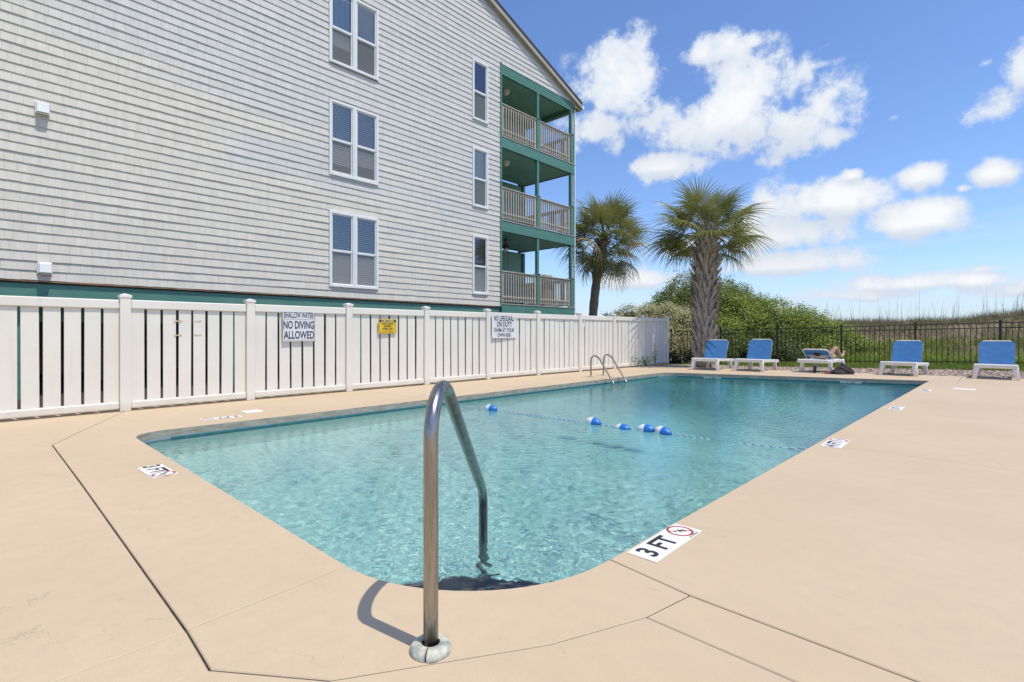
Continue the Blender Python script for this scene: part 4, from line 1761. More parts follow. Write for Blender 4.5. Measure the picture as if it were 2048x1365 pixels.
def build_person():
    """sunbather lying on the lounger, feet away from the pool; local frame of that lounger"""
    t = empty('person', (L3[0] + .02, L3[1] + 1.80, -.02), R(179))
    t.rotation_euler[0] = R(1.2)
    tag(t, 'person lying back on the low blue lounger with bare feet up', 'person')
    H = .40
    V, E, Rr = [], [], []

    def add(p, r, par=None):
        V.append(p)
        Rr.append(r if hasattr(r, '__len__') else (r, r))
        if par is not None:
            E.append((par, len(V) - 1))
        return len(V) - 1

    pel = add((0, .58, H + .03), (.155, .09))
    bel = add((0, .76, H + .045), (.14, .085), pel)
    che = add((0, .98, H + .055), (.155, .095), bel)
    nb = add((0, 1.13, H + .075), (.07, .065), che)
    hb = add((0, 1.20, H + .095), (.072, .08), nb)
    hc = add((0, 1.27, H + .12), (.078, .092), hb)
    add((0, 1.34, H + .145), (.055, .065), hc)
    for s in (-1, 1):
        sh = add((s * .17, 1.03, H + .06), .055, che)
        elb = add((s * .33, .80, H + .02), .042, sh)
        wr = add((s * .21, .60, H + .10), .029, elb)
        pa = add((s * .12, .55, H + .135), (.040, .017), wr)
        for k in range(4):
            o_ = (k - 1.5) * .019
            k1 = add((s * .09 - o_ * .3, .52 + o_ * .5, H + .145), .0095, pa)
            add((s * .045 - o_ * .3, .495 + o_ * .6, H + .135 - .002 * k), .008, k1)
        th = add((s * .14, .575, H + .165), .011, pa)
        add((s * .11, .585, H + .180), .009, th)
        hip = add((s * .095, .50, H + .03), .088, pel)
        if s < 0:                      # knee drawn up and leaning outwards
            kn = add((-.24, .36, H + .30), .060, hip)
            cf = add((-.275, .26, H + .18), .054, kn)
            an = add((-.315, .12, H + .035), .036, cf)
            he = add((-.325, .075, H + .02), .034, an)
            fo = add((-.345, -.02, H + .095), (.040, .028), he)
            tb = add((-.355, -.065, H + .165), (.044, .020), fo)
        else:
            kn = add((.15, .24, H + .10), .060, hip)
            cf = add((.155, .12, H + .05), .054, kn)
            an = add((.16, -.06, H + .03), .036, cf)
            he = add((.16, -.10, H + .02), .034, an)
            fo = add((.17, -.12, H + .12), (.040, .028), he)
            tb = add((.175, -.13, H + .18), (.044, .020), fo)
        for k in range(5):
            o_ = (k - 2) * .0175
            tp = V[tb]
            add((tp[0] + o_, tp[1] - .012, tp[2] + .045 - abs(k - 2) * .006), .0085 if k else .011, tb)
    me = bpy.data.meshes.new('body')
    me.from_pydata(V, E, [])
    me.materials.append(M_SKIN)
    o = bpy.data.objects.new('body', me)
    C.objects.link(o)
    o.parent = t
    sk = o.modifiers.new('skin', 'SKIN')
    sk.use_smooth_shade = True
    for i, sv in enumerate(me.skin_vertices[0].data):
        sv.radius = Rr[i]
        sv.use_root = (i == 0)
    ss = o.modifiers.new('sub', 'SUBSURF')
    ss.levels = ss.render_levels = 2
    # hair, swimwear, face details
    v, f = [], []
    for i in range(9):
        ph = math.pi * i / 8
        for k in range(14):
            th = 2 * math.pi * k / 14
            v.append((.098 * math.sin(ph) * math.cos(th), 1.325 + .10 * math.sin(ph) * math.sin(th) * .9, H + .125 + .085 * math.cos(ph)))
    for i in range(8):
        for k in range(14):
            a, b = i * 14 + k, i * 14 + (k + 1) % 14
            f.append((a, b, b + 14, a + 14))
    mesh_obj('hair', v, f, mat('brown_hair', (0.05, 0.03, 0.018), 0.6, var=0.2), t, True)
    pv, pf = tube_data([(0, .46, H + .03), (0, .56, H + .035), (0, .66, H + .04)], [.155, .175, .150], 16)
    pv = [(p[0], p[1], (p[2] - H - .045) * .68 + H + .045) for p in pv]
    mesh_obj('swim_shorts', pv, pf, mat('navy_cloth', (0.02, 0.03, 0.08), 0.8), t, True)
    for s in (-1, 1):
        lathe_obj('eye', [(.001, -.008), (.008, -.004), (.010, 0), (.008, .004), (.001, .008)], M_INK, t, 8, (s * .032, 1.235, H + .205))
    return t


build_person()


def build_bag():
    t = empty('beach_bag', (-3.02, 16.05, -.03), R(25))
    tag(t, 'dark slumped beach bag on the gravel beside the sunbather', 'bag')
    v, f = [], []
    nu, nv = 18, 8
    for i in range(nv + 1):
        ph = i / nv
        for k in range(nu):
            th = 2 * math.pi * k / nu
            r = (.21 * (1 - ph ** 2.2) + .03) * (1 + .18 * math.sin(3 * th + ph * 4) + .10 * math.sin(7 * th))
            v.append((r * 1.25 * math.cos(th), r * .7 * math.sin(th), .27 * ph * (1 + .25 * math.cos(th)) + .002))
    for i in range(nv):
        for k in range(nu):
            a, b = i * nu + k, i * nu + (k + 1) % nu
            f.append((a, b, b + nu, a + nu))
    f.append(tuple(range(nv * nu, nv * nu + nu)))
    mesh_obj('pouch', v, f, mat('dark_canvas', (0.035, 0.028, 0.03), 0.85, var=0.4, vscale=14, bump=0.5, bscale=20), t, True)
    for s in (-1, 1):
        tube_obj('strap', arc_pts([(-.16, s * .05, .10), (-.05, s * .10, .24), (.16, s * .12, .15), (.30, s * .06, .02)], [.08, .08], 6), .011, mat('strap_leather', (0.09, 0.05, 0.04), 0.7), t, 8)
    box_obj('red_cloth', -.36, -.20, -.10, .06, .01, .07, mat('red_cloth', (0.30, 0.03, 0.03), 0.85, var=0.3), t, .02)


build_bag()
t = tag(empty('drink_bottle', (-3.62, 16.02, 0.0)), 'small black bottle standing under the low lounger', 'bottle')
lathe_obj('bottle_body', [(.034, .001), (.036, .02), (.036, .15), (.020, .175), (.020, .18)], M_BLACK, t, 14)
lathe_obj('bottle_cap', [(.022, .181), (.022, .205), (.018, .21)], M_INK, t, 14)

# ================================================================== BLACK METAL FENCE
bfence = tag(empty('metal_fence', (-10.04, 20.61, -.2)), 'black metal picket fence between the gravel and the dune', 'fence')
ux = Vector((10.15, 1.31, 0)).normalized()
bang = math.atan2(ux.y, ux.x)
bpos = [0.0, 2.0, 4.05, 6.1, 8.17, 10.24, 12.3, 14.36, 16.4]
B0 = Vector((-10.04, 20.61, 0))


def bf_ground(u):
    p = B0 + ux * u
    return ground_z(p.x, p.y) + 0.0


def bf_top(u):
    return 1.19 + 0.0245 * min(u, 11)


def BF(o):
    o.parent = bfence
    o.location = Vector(o.location) - Vector((-10.04, 20.61, -.2))
    return o


pk = box_mesh('picket', -.009, .009, -.009, .009, 0, 1.30, M_BLACK, 0.002)
for i, u in enumerate(bpos):
    p = B0 + ux * u
    g = bf_ground(u)
    hgt = bf_top(u) + .055 - g
    o = box_obj('post', -.03, .03, -.03, .03, -.05, hgt, M_BLACK, None, .003)
    o.location = (p.x, p.y, g)
    o.rotation_euler = (0, 0, bang)
    BF(o)
    cpt = box_obj('post_cap', -.036, .036, -.036, .036, hgt + .001, hgt + .02, M_BLACK, o, .006)
    if i == len(bpos) - 1:
        break
    u2 = bpos[i + 1]
    for dz, nm in ((0, 'top_rail'), (-.155, 'middle_rail'), (-1.22, 'bottom_rail')):
        a = B0 + ux * (u + .032)
        b = B0 + ux * (u2 - .032)
        za, zb = bf_top(u) + dz - .015, bf_top(u2) + dz - .015
        L = (b - a).length
        o = box_obj(nm, -L / 2, L / 2, -.014, .014, -.013, .013, M_BLACK)
        c = (a + b) / 2
        o.location = (c.x, c.y, (za + zb) / 2)
        o.rotation_euler = (0, -math.atan2(zb - za, L), bang)
        BF(o)
    n = 14
    for k in range(n):
        uu = u + (u2 - u) * (k + 1) / (n + 1)
        p = B0 + ux * uu
        o = link_mesh('picket', pk, None, (p.x, p.y, bf_top(uu) - .015 - 1.29), (0, 0, bang))
        BF(o)

# ================================================================== VEGETATION


def leaf_mat(name, c1, c2, trans=0.25, rough=0.5, attr='tone', obj_random=False):
    m = bpy.data.materials.new(name)
    m.use_nodes = True
    N = NT(m.node_tree)
    b = m.node_tree.nodes['Principled BSDF']
    out = [n for n in m.node_tree.nodes if n.type == 'OUTPUT_MATERIAL'][0]
    if obj_random:
        oi = N.n('ShaderNodeObjectInfo')
        tc = N.n('ShaderNodeTexCoord')
        f = N.math('ADD', N.math('MULTIPLY', oi.outputs['Random'], 0.6), N.math('MULTIPLY', N.noise(tc.outputs['Object'], 3.5, 4, 0.6), 0.5))
        col = N.mix(f, c1, c2)
    else:
        at = N.n('ShaderNodeVertexColor', layer_name=attr)
        col = at.outputs['Color']
    N.link(col, b.inputs['Base Color'])
    b.inputs['Roughness'].default_value = rough
    tr = N.n('ShaderNodeBsdfTranslucent')
    N.link(col, tr.inputs['Color'])
    mx = N.n('ShaderNodeMixShader')
    mx.inputs[0].default_value = trans
    N.link(b.outputs[0], mx.inputs[1])
    N.link(tr.outputs[0], mx.inputs[2])
    N.link(mx.outputs[0], out.inputs['Surface'])
    MATS[name] = m
    return m


M_FROND = leaf_mat('palm_frond', (0.15, 0.175, 0.038), (0.33, 0.315, 0.10), 0.34, 0.34, obj_random=True)
M_FROND_OLD = leaf_mat('old_palm_frond', (0.20, 0.17, 0.065), (0.40, 0.32, 0.17), 0.22, 0.55, obj_random=True)
M_LEAF = leaf_mat('shrub_leaf', None, None, 0.25, 0.45)
M_PETIOLE = mat('petiole', (0.13, 0.15, 0.04), 0.5, var=0.15)
M_BOOT = mat('palm_boot', (0.27, 0.215, 0.165), 0.85, col2=(0.45, 0.375, 0.30), vscale=7, bump=0.5, bscale=30, stretch=(1, 1, .3))
M_TRUNK = mat('palm_trunk', (0.19, 0.145, 0.105), 0.9, col2=(0.31, 0.245, 0.185), vscale=9, bump=0.8, bscale=22, stretch=(1, 1, 2.5))


def frond_mesh(name, Lp, Lb, droop, sag, spread, m, seed, n=42):
    """costapalmate fan: pleated leaflets joined near the hub, free and drooping at the tips"""
    r = random.Random(seed)
    v, f = [], []
    hub = Vector((0, Lp, -sag))
    for i in range(n):
        t = i / (n - 1) * 2 - 1
        th = t * R(spread)
        ln = Lb * (1 - .22 * t * t) * r.uniform(.90, 1.06)
        dth = R(spread) * 2 / (n - 1)
        cup = .30 * (abs(t) ** 1.5)
        dr = droop * r.uniform(.75, 1.35)
        twist = r.uniform(-.12, .12)
        prevrow = None
        for j, s in enumerate((.04, .22, .42, .62, .80, .92, 1.0)):
            rad = ln * s
            bend = th + twist * max(0, s - .5)
            # costa: the middle leaflets spring from further along the rib
            y0 = .16 * (1 - abs(t)) * Lb
            cx_, cy_ = math.sin(bend) * rad, math.cos(bend) * rad + y0
            zz = -dr * ln * s ** 2.6 - cup * rad * .35 + .03 * math.sin(s * 3)
            if s <= .42:
                half = rad * dth * (.50 if s < .3 else .40) + .002
            else:
                half = ln * .42 * dth * .40 * (1 - ((s - .42) / .58) ** 1.1) + .0012
            px, py = math.cos(bend) * half, -math.sin(bend) * half
            k = len(v)
            v += [hub + Vector((cx_ - px, cy_ - py, zz)), hub + Vector((cx_, cy_, zz + half * .55)), hub + Vector((cx_ + px, cy_ + py, zz))]
            if prevrow is not None:
                a = prevrow
                f += [(a, a + 1, k + 1, k), (a + 1, a + 2, k + 2, k + 1)]
            prevrow = k
    me = bpy.data.meshes.new(name)
    me.from_pydata([tuple(p) for p in v], [], f)
    me.materials.append(m)
    pt, pf = tube_data([(0, 0, 0), (0, Lp * .35, .10 - sag * .05), (0, Lp * .7, .10 - sag * .5), (0, Lp, -sag), (0, Lp + .25 * Lb, -sag - .01)], [.032, .022, .017, .014, .006], 6)
    pm = bpy.data.meshes.new('petiole')
    pm.from_pydata([tuple(p) for p in pt], [], pf)
    pm.polygons.foreach_set('use_smooth', [True] * len(pm.polygons))
    pm.materials.append(M_PETIOLE)
    return me, pm


def boot_mesh(name, L, flare, m):
    """split leaf base: two straps spreading left and right, tips curling off the trunk"""
    v, f = [], []
    for s in (-1, 1):
        prev = None
        for j in range(6):
            t = j / 5
            cx_ = s * (.015 + .20 * t ** .9) * L / .5
            z = L * (t ** .95)
            out = .020 + flare * t ** 2.1
            w = .058 * (1 - .45 * t) * L / .5 + .006
            th = .016 * (1 - .5 * t)
            k = len(v)
            v += [(out + th, cx_ - w, z - s * w * .35), (out + th * 1.7, cx_, z), (out + th, cx_ + w, z + s * w * .35), (out - th, cx_, z)]
            if prev is not None:
                for q in range(4):
                    a, b = q, (q + 1) % 4
                    f.append((prev + a, prev + b, k + b, k + a))
            else:
                f.append((k, k + 1, k + 2, k + 3))
            prev = k
        f.append((prev + 3, prev + 2, prev + 1, prev))
    me = bpy.data.meshes.new(name)
    me.from_pydata(v, [], f)
    me.materials.append(m)
    return me


def palm(name, loc, label, H, r0, r1, lean, boots, fronds, frond_set, seed):
    rnd = random.Random(seed)
    t = tag(empty(name, loc), label, 'palm tree')

    def axis(z):
        q = z / H
        return Vector((lean[0] * q * q, lean[1] * q * q, z))
    n = 26
    pts = [axis(-.25 + (H + .2) * i / n) for i in range(n + 1)]
    rad = [(r0 + (r1 - r0) * i / n) * (1 + .05 * math.sin(i * 2.1) + .03 * rnd.uniform(-1, 1)) for i in range(n + 1)]
    tube_obj('trunk', pts, rad, M_TRUNK, t, 16)
    for (z0, z1, cnt, L, flare, m) in boots:
        me = boot_mesh('boot', L, flare, m)
        for i in range(cnt):
            q = (i + .5) / cnt
            z = z0 + (z1 - z0) * q
            a = i * R(137.508)
            rr = r0 + (r1 - r0) * (z / H)
            c = axis(z)
            o = link_mesh('boot', me, t, (c.x + math.cos(a) * (rr - .03), c.y + math.sin(a) * (rr - .03), z), (R(rnd.uniform(-5, 5)), R(rnd.uniform(-4, 7)), a), (1, 1, 1))
            k = rnd.uniform(.85, 1.15)
            o.scale = (k * rnd.uniform(.7, 1.35), k, k)
    top = axis(H)
    for (az, el, var, sc, roll) in fronds:
        me, pm = frond_set[var]
        o = link_mesh('frond', me, t, (top.x, top.y, top.z - .02 - .25 * max(0, (25 - el) / 90)), (0, 0, 0), (sc, sc, sc))
        o.rotation_euler = (Matrix.Rotation(R(az), 4, 'Z') @ Matrix.Rotation(R(el), 4, 'X') @ Matrix.Rotation(R(roll), 4, 'Y')).to_euler()
        link_mesh('petiole', pm, o)
    return t


FS = [frond_mesh('frond', .95, .92, .24, .08, 124, M_FROND, 1, 34), frond_mesh('frond', .92, .98, .38, .16, 130, M_FROND, 2, 36), frond_mesh('frond', .80, .90, .45, .22, 120, M_FROND, 3, 34),
      frond_mesh('frond', .85, .85, .60, .30, 110, M_FROND_OLD, 4, 30), frond_mesh('frond', .70, .90, .22, .04, 110, M_FROND, 5, 32)]
rf = random.Random(21)
fr1 = []
for i in range(30):
    q = (i + .5) / 30
    el = 70 - 76 * q ** 0.9
    fr1.append((i * 137.508 + rf.uniform(-12, 12), el + rf.uniform(-6, 6), 0 if el > 50 else (4 if el > 35 else 1 if rf.random() < .6 else 2), rf.uniform(1.0, 1.16), rf.uniform(-35, 35)))
# the two low fans that stand off to the sides in the photograph's crown, and one straw-coloured
view_right = math.degrees(math.atan2(math.sin(YAW), math.cos(YAW))) - 90     # azimuth (from +Y) pointing to picture right
fr1 += [(view_right + 180 - 6, -4, 2, 1.04, -20), (view_right + 184, -16, 2, .98, 15), (view_right + 8, -22, 2, .92, 10), (view_right + 25, 2, 1, .95, -15), (view_right - 50, -8, 3, .8, 0)]
palm('palm_tree', (-7.10, 16.95, -.05), 'big cabbage palm with criss-cross boots on its trunk behind the leftmost lounger', 4.42, .27, .25, (.10, .05),
     [(.02, 1.5, 72, .54, .05, M_BOOT), (1.4, 3.2, 88, .58, .15, M_BOOT), (3.1, 4.45, 74, .50, .11, M_BOOT)], fr1, FS, 5)
fr2 = []
for i in range(38):
    q = (i + .5) / 38
    el = 82 - 128 * q
    v_ = 0 if el > 45 else 1 if el > 5 else (2 if rf.random() < .55 else 3)
    fr2.append((i * 137.508 + rf.uniform(-12, 12), el + rf.uniform(-7, 7), v_, rf.uniform(1.16, 1.36), rf.uniform(-40, 40)))
palm('palm_tree', (-13.75, 20.05, -.1), 'smaller shaggy palm with a bare lower trunk beside the balconies', 5.55, .20, .21, (.42, .36),
     [(3.75, 5.3, 60, .42, .24, mat('dead_boot', (0.17, 0.125, 0.09), 0.9, col2=(0.30, 0.23, 0.165), vscale=8))], fr2, FS, 9)


# ---- leafy shrubs
def leaf_cloud(pts, nrm, tones, size, seed, jitter=.9):
    """mesh arrays of small folded leaves"""
    r = np.random.default_rng(seed)
    n = len(pts)
    d = nrm + r.normal(0, jitter, (n, 3))
    d /= np.linalg.norm(d, axis=1)[:, None]
    a = np.cross(d, r.normal(0, 1, (n, 3)))
    a /= np.linalg.norm(a, axis=1)[:, None]
    b = np.cross(d, a)
    s = size * r.uniform(.6, 1.35, n)[:, None]
    w = s * .42
    v = np.stack([pts - a * s * .5, pts + b * w * .5 + d * s * .06, pts + a * s * .5, pts - b * w * .5 + d * s * .06], 1).reshape(-1, 3)
    f = np.arange(n * 4).reshape(n, 4)
    col = np.repeat(tones, 4, axis=0)
    return v, f, col


def leaves_obj(name, v, f, col, parent):
    me = bpy.data.meshes.new(name)
    me.from_pydata(v.tolist(), [], f.tolist())
    at = me.color_attributes.new('tone', 'FLOAT_COLOR', 'POINT')
    arr = np.ones((len(v), 4), dtype=np.float32)
    arr[:, :3] = col
    at.data.foreach_set('color', arr.ravel())
    me.materials.append(M_LEAF)
    o = bpy.data.objects.new(name, me)
    C.objects.link(o)
    o.parent = parent
    return o


def shrub(name, lobes, label, n, size, pal, seed, ground=-.1, clump=.35, cat='shrub', amp=.2):
    """lobes: (x, y, z, rx, ry, rz). leaves gathered in small clumps over the bumpy outside"""
    r = np.random.default_rng(seed)
    cx_ = float(np.mean([l[0] for l in lobes]))
    cy_ = float(np.mean([l[1] for l in lobes]))
    t = tag(empty(name, (cx_, cy_, ground)), label, cat)
    org = np.array([cx_, cy_, ground])
    P, Nn = [], []
    area = np.array([l[3] * l[4] + l[3] * l[5] + l[4] * l[5] for l in lobes])
    cnt = (n / 9 * area / area.sum()).astype(int)
    for li, (l, c) in enumerate(zip(lobes, cnt)):
        u = r.normal(0, 1, (c, 3))
        u /= np.linalg.norm(u, axis=1)[:, None]
        u[:, 2] = np.where(r.random(c) < .7, np.abs(u[:, 2]), u[:, 2])
        ctr = np.array(l[:3])
        rad = np.array(l[3:])
        bump = np.array([noise.noise((p[0] * 2.6 + li * 3, p[1] * 2.6, p[2] * 2.6)) + .95 * noise.noise((p[0] * 5.5 + li, p[1] * 5.5, p[2] * 5.5)) for p in u])
        k = 1 + amp * bump - .10 * r.random(c) ** 2
        p = ctr + u * rad * k[:, None]
        nn = u / rad
        nn /= np.linalg.norm(nn, axis=1)[:, None]
        keep = p[:, 2] > ground
        for lj, l2 in enumerate(lobes):
            if lj != li:
                q = (p - np.array(l2[:3])) / np.array(l2[3:])
                keep &= (q * q).sum(1) > .72
        P.append(p[keep])
        Nn.append(nn[keep])
    P = np.concatenate(P)
    Nn = np.concatenate(Nn)
    m = 9
    base = np.repeat(P, m, axis=0)
    nb = np.repeat(Nn, m, axis=0)
    # a clump: leaves round the tip of a twig
    off = r.normal(0, 1, base.shape) * size * 1.15
    pts = base + off
    cl_tone = np.repeat(r.random(len(P)), m)
    pal = np.array(pal)
    mixv = np.clip(cl_tone * .6 + r.random(len(pts)) * .4, 0, .999) * (len(pal) - 1)
    i0 = mixv.astype(int)
    fr = (mixv - i0)[:, None]
    tones = pal[i0] * (1 - fr) + pal[i0 + 1] * fr
    v, f, col = leaf_cloud(pts - org, nb + np.array([0, 0, .45]), tones, size, seed)
    leaves_obj('foliage', v, f, col, t)
    # inner mass of twigs, coloured dark to put shade in the leaf gaps
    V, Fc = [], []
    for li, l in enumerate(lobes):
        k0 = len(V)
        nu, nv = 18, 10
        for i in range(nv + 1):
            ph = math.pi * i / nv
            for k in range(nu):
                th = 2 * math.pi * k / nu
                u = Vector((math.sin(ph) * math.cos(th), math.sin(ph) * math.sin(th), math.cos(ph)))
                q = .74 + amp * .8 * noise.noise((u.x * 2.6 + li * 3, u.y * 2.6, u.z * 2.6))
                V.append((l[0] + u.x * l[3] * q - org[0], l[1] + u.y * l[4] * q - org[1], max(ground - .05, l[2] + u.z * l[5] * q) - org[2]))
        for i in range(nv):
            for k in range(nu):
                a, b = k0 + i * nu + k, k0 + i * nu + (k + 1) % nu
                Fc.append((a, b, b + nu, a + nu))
    mesh_obj('shaded_core', V, Fc, mat('shrub_core', (0.022, 0.032, 0.010), 0.9, col2=(0.05, 0.06, 0.02), vscale=6, bump=0.8, bscale=12), t, True)
    return t


GREEN = [(0.10, 0.155, 0.016), (0.20, 0.265, 0.026), (0.32, 0.375, 0.04), (0.42, 0.44, 0.07)]
OLIVE = [(0.065, 0.105, 0.016), (0.135, 0.185, 0.024), (0.23, 0.27, 0.038), (0.30, 0.31, 0.07)]
PALE = [(0.16, 0.17, 0.05), (0.42, 0.40, 0.16), (0.66, 0.61, 0.34), (0.80, 0.75, 0.52)]
DARKG = [(0.04, 0.07, 0.014), (0.08, 0.12, 0.02), (0.15, 0.19, 0.03), (0.22, 0.25, 0.05)]


def at(px, py, d):
    """a point d metres deep along a viewing direction, used to set out the planting"""
    l = (px - 1024) / 1028.0 * d
    return (-math.sin(YAW) * d + math.cos(YAW) * l, math.cos(YAW) * d + math.sin(YAW) * l, EYE + (668 - py) * d / 1028.0)


def lobe(px, py, d, rp, sx=1.0, sz=1.0):
    p = at(px, py, d)
    r_ = rp * d / 1028.0
    return (*p, r_ * sx, r_ * sx, r_ * sz)


shrub('round_shrub', [lobe(1398, 640, 28, 88), lobe(1352, 650, 27.5, 62), lobe(1450, 655, 29, 84)], 'tall dark-crowned shrub behind the big palm trunk', 42000, .115, OLIVE, 31, amp=.17)
shrub('spreading_shrub', [lobe(1470, 672, 27, 78), lobe(1545, 676, 27, 72), lobe(1612, 690, 26.5, 66), lobe(1665, 705, 26, 52), lobe(1432, 690, 25.5, 58)],
      'broad bright green shrub sloping down to the right behind the metal fence', 56000, .11, GREEN, 32, amp=.2)
shrub('low_shrub', [lobe(1700, 705, 24.6, 34), lobe(1745, 712, 24.4, 27), lobe(1650, 715, 24.0, 34)], 'low green shrub at the right foot of the broad shrub', 7000, .10, GREEN, 33, amp=.24)
shrub('dark_shrub', [lobe(1450, 712, 23.6, 42), lobe(1510, 715, 23.4, 40), lobe(1570, 716, 23.4, 38)], 'dark low shrub close behind the pickets of the metal fence', 9000, .10, DARKG, 34, amp=.24)
shrub('clipped_hedge', [lobe(1228, 662, 24, 34), lobe(1262, 652, 24, 38), lobe(1300, 650, 24, 40), lobe(1335, 652, 23.6, 42), lobe(1370, 668, 23.2, 50), lobe(1380, 705, 22.6, 48), lobe(1335, 700, 22.8, 52)],
      'pale variegated hedge showing above the end of the white fence', 34000, .08, PALE, 35, cat='hedge', amp=.10)


# small weeds at the foot of the white fence
def weed(loc, label, h, n, seed, col):
    r = random.Random(seed)
    t = tag(empty('weed', loc), label, 'plant')
    P, Nr = [], []
    for i in range(n):
        a = r.uniform(0, 6.28)
        tip = Vector((math.cos(a) * r.uniform(.05, .22), math.sin(a) * r.uniform(.05, .22), h * r.uniform(.4, 1)))
        tube_obj('stem', [(0, 0, 0), tuple(tip * .5 + Vector((0, 0, .05))), tuple(tip)], [.005, .004, .002], M_PETIOLE, t, 5)
        for k in range(14):
            q = r.uniform(.35, 1)
            P.append(tip * q + Vector((r.gauss(0, .03), r.gauss(0, .03), r.gauss(0, .02))))
            Nr.append((0, 0, 1))
    pal = np.array(col)
    tones = pal[np.random.default_rng(seed).integers(0, len(pal), len(P))]
    v, f, c = leaf_cloud(np.array([tuple(p) for p in P]), np.array(Nr, dtype=float), tones, .065, seed)
    leaves_obj('foliage', v, f, c, t)


weed((-8.42, 15.45, 0), 'yellow-green weed at the foot of the shaded fence panel', .42, 7, 3, GREEN)
weed((-8.42, 16.05, 0), 'taller thin weed right of the yellow-green one by the fence', .85, 4, 4, GREEN)
weed((-8.40, 14.75, 0), 'dark wiry weed left of the yellow-green one by the fence', .35, 4, 5, DARKG)


# ---- lawn, dune grass
def blades(name, n, region, ln, wd, pal, seed, lean=.45, zf=None):
    r = np.random.default_rng(seed)
    p = region(r, n)
    n = len(p)
    L = r.uniform(ln[0], ln[1], n) * (0.7 + .6 * r.random(n))
    a = r.uniform(0, 2 * math.pi, n)
    wv = np.stack([np.cos(a), np.sin(a), np.zeros(n)], 1)
    la = r.normal(0, 1.0, n) + a * 0
    ld = np.stack([np.cos(r.uniform(0, 6.28, n)), np.sin(r.uniform(0, 6.28, n)), np.zeros(n)], 1) * (lean * np.abs(r.normal(0, 1, n)))[:, None]
    up = np.array([0, 0, 1.0])
    W = r.uniform(wd[0], wd[1], n)[:, None]
    mid = p + (up * .55 + ld * .25) * L[:, None]
    tip = p + (up * .95 + ld * .9) * L[:, None]
    v = np.stack([p - wv * W, p + wv * W, mid + wv * W * .7, mid - wv * W * .7, tip], 1).reshape(-1, 3)
    i = np.arange(n)[:, None] * 5
    q = np.concatenate([i, i + 1, i + 2, i + 3], 1)
    tr = np.concatenate([i + 3, i + 2, i + 4], 1)
    pal = np.array(pal)
    tone = pal[r.integers(0, len(pal), n)] * (0.8 + .4 * r.random(n))[:, None]
    me = bpy.data.meshes.new(name)
    me.from_pydata(v.tolist(), [], q.tolist() + tr.tolist())
    at_ = me.color_attributes.new('tone', 'FLOAT_COLOR', 'POINT')
    arr = np.ones((len(v), 4), dtype=np.float32)
    arr[:, :3] = np.repeat(tone, 5, axis=0)
    at_.data.foreach_set('color', arr.ravel())
    me.materials.append(M_LEAF)
    o = bpy.data.objects.new(name, me)
    C.objects.link(o)
    kind(o, 'stuff')
    return o


def reg(x0, x1, y0f, y1, bias=1.0):
    def fn(r, n):
        x = r.uniform(x0, x1, n)
        t = r.random(n) ** bias
        y0 = np.array([y0f(a) for a in x])
        y = y0 + (y1 - y0) * t
        z = np.array([ground_z(a, b) for a, b in zip(x, y)])
        return np.stack([x, y, z - .01], 1)
    return fn


def fence_y(x):
    return 20.61 + (x + 10.04) * 0.129


def clumpy(fn, keep, sc):
    def g(r, n):
        p = fn(r, n)
        d = np.array([noise.noise((a[0] * sc, a[1] * sc, 1.3)) for a in p])
        return p[(d + r.normal(0, .25, len(p))) > keep]
    return g


LAWN = [(0.17, 0.26, 0.025), (0.23, 0.31, 0.04), (0.13, 0.20, 0.022), (0.28, 0.29, 0.06)]
STRAW = [(0.30, 0.24, 0.12), (0.24, 0.215, 0.10), (0.40, 0.33, 0.20), (0.18, 0.20, 0.06), (0.16, 0.135, 0.08)]
blades('lawn_grass', 36000, reg(-9.5, 4.0, lambda x: fence_y(x) - .25, 27.5, 1.25), (.06, .15), (.004, .008), LAWN, 41)
blades('green_ground_cover', 24000, clumpy(reg(-6.0, 4.0, lambda x: 24.6, 31.5, 1.0), -.02, .7), (.20, .42), (.008, .016), LAWN[:2] + GREEN[2:], 42, .6)
blades('dune_grass', 46000, clumpy(reg(-13, 5.0, lambda x: 27.3, 40.0, .8), -.12, .9), (.22, .50), (.005, .010), STRAW, 43, .6)
blades('crest_grass', 11000, clumpy(reg(-13, 5.0, lambda x: 36.2, 41.0, 1.0), -.02, 1.1), (.28, .62), (.005, .009), STRAW[:3] + [(0.16, 0.17, 0.06), (0.22, 0.20, 0.10)], 44, .5)
blades('sea_oats', 190, reg(-10.5, 4.0, lambda x: 34.0, 40.0, 1.0), (0.7, 1.9), (.006, .010), [(0.20, 0.15, 0.08), (0.15, 0.12, 0.07)], 45, .16)


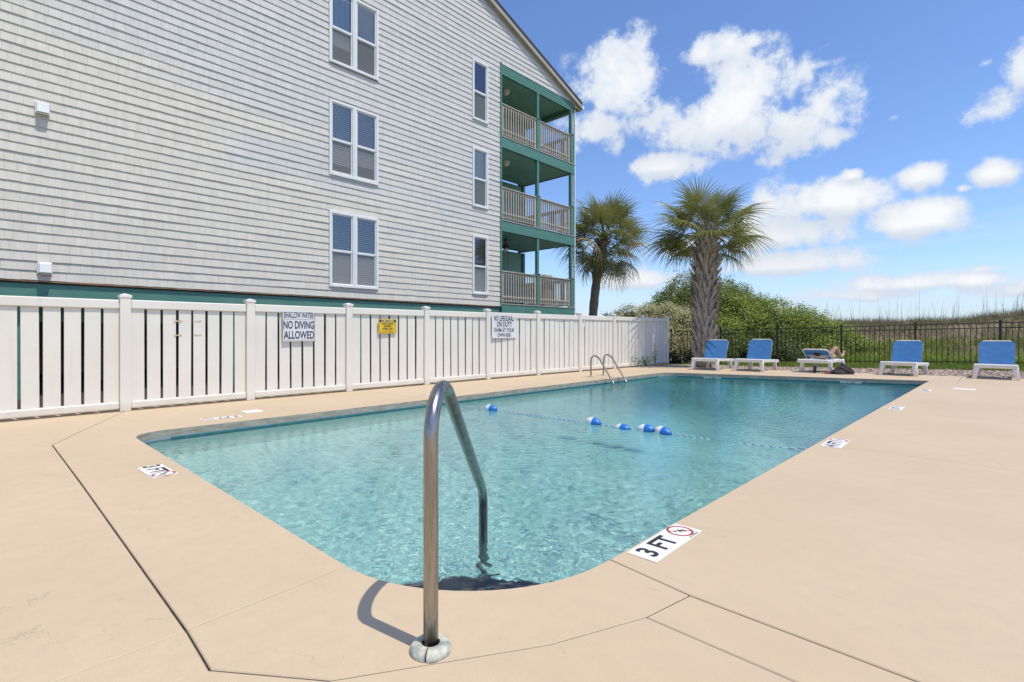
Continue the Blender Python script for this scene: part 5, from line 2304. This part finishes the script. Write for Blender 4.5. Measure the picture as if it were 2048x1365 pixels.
# ---- gravel bed
def gravel():
    r = np.random.default_rng(51)
    n = 9000
    x = r.uniform(-9.2, 3.0, n)
    t = r.random(n) ** 1.35
    gy = np.array([gravel_y(a) for a in x])
    y = gy + .03 + (np.array([fence_y(a) for a in x]) + .1 - gy) * t
    z = np.array([ground_z(a, b) for a, b in zip(x, y)])
    s = r.uniform(.016, .042, n)
    octv = np.array([(1, 0, 0), (0, 1, 0), (-1, 0, 0), (0, -1, 0), (.55, .55, .55), (-.55, .55, .5), (-.55, -.55, .55), (.55, -.55, .5), (0, 0, .8)])
    octf = np.array([(0, 1, 4), (1, 2, 5), (2, 3, 6), (3, 0, 7), (4, 1, 5), (5, 2, 6), (6, 3, 7), (7, 0, 4), (4, 5, 8), (5, 6, 8), (6, 7, 8), (7, 4, 8)])
    v = octv[None] * (1 + r.normal(0, .16, (n, 9, 3)))
    a = r.uniform(0, 6.28, n)
    ca, sa = np.cos(a)[:, None], np.sin(a)[:, None]
    v = np.stack([v[..., 0] * ca - v[..., 1] * sa, v[..., 0] * sa + v[..., 1] * ca, v[..., 2] * .75], -1)
    v = v * s[:, None, None] * np.array([1.25, 1.0, 1.0]) + np.stack([x, y, z + .002 + s * .15 * r.random(n)], 1)[:, None, :]
    f = (octf[None] + (np.arange(n) * 9)[:, None, None]).reshape(-1, 3)
    pal = np.array([(0.48, 0.38, 0.28), (0.36, 0.24, 0.18), (0.28, 0.17, 0.14), (0.55, 0.48, 0.39), (0.40, 0.34, 0.29), (0.20, 0.15, 0.13)])
    tone = pal[r.integers(0, 6, n)] * r.uniform(.8, 1.15, n)[:, None]
    me = bpy.data.meshes.new('gravel')
    me.from_pydata(v.reshape(-1, 3).tolist(), [], f.tolist())
    at_ = me.color_attributes.new('tone', 'FLOAT_COLOR', 'POINT')
    arr = np.ones((n * 9, 4), dtype=np.float32)
    arr[:, :3] = np.repeat(tone, 9, axis=0)
    at_.data.foreach_set('color', arr.ravel())
    me.materials.append(mat('pebble', (0.4, 0.33, 0.27), 0.85, var=0.12, vscale=30, attr='tone'))
    o = bpy.data.objects.new('gravel', me)
    C.objects.link(o)
    kind(o, 'stuff')
    # the bed the stones lie in
    V, Fc = [], []
    xs = np.linspace(-9.3, 6.0, 40)
    for a in xs:
        for q in range(9):
            yy = gravel_y(a) + .015 + (fence_y(a) + .15 - gravel_y(a) - .015) * q / 8
            V.append((a, yy, ground_z(a, yy) + .006))
    for i in range(len(xs) - 1):
        for q in range(8):
            k = i * 9 + q
            Fc.append((k, k + 9, k + 10, k + 1))
    b = mesh_obj('gravel_bed', V, Fc, mat('gravel_soil', (0.20, 0.145, 0.11), 0.95, col2=(0.38, 0.29, 0.22), vscale=22, bump=0.9, bscale=40), None, True)
    kind(b, 'structure')


gravel()
flush_texts()
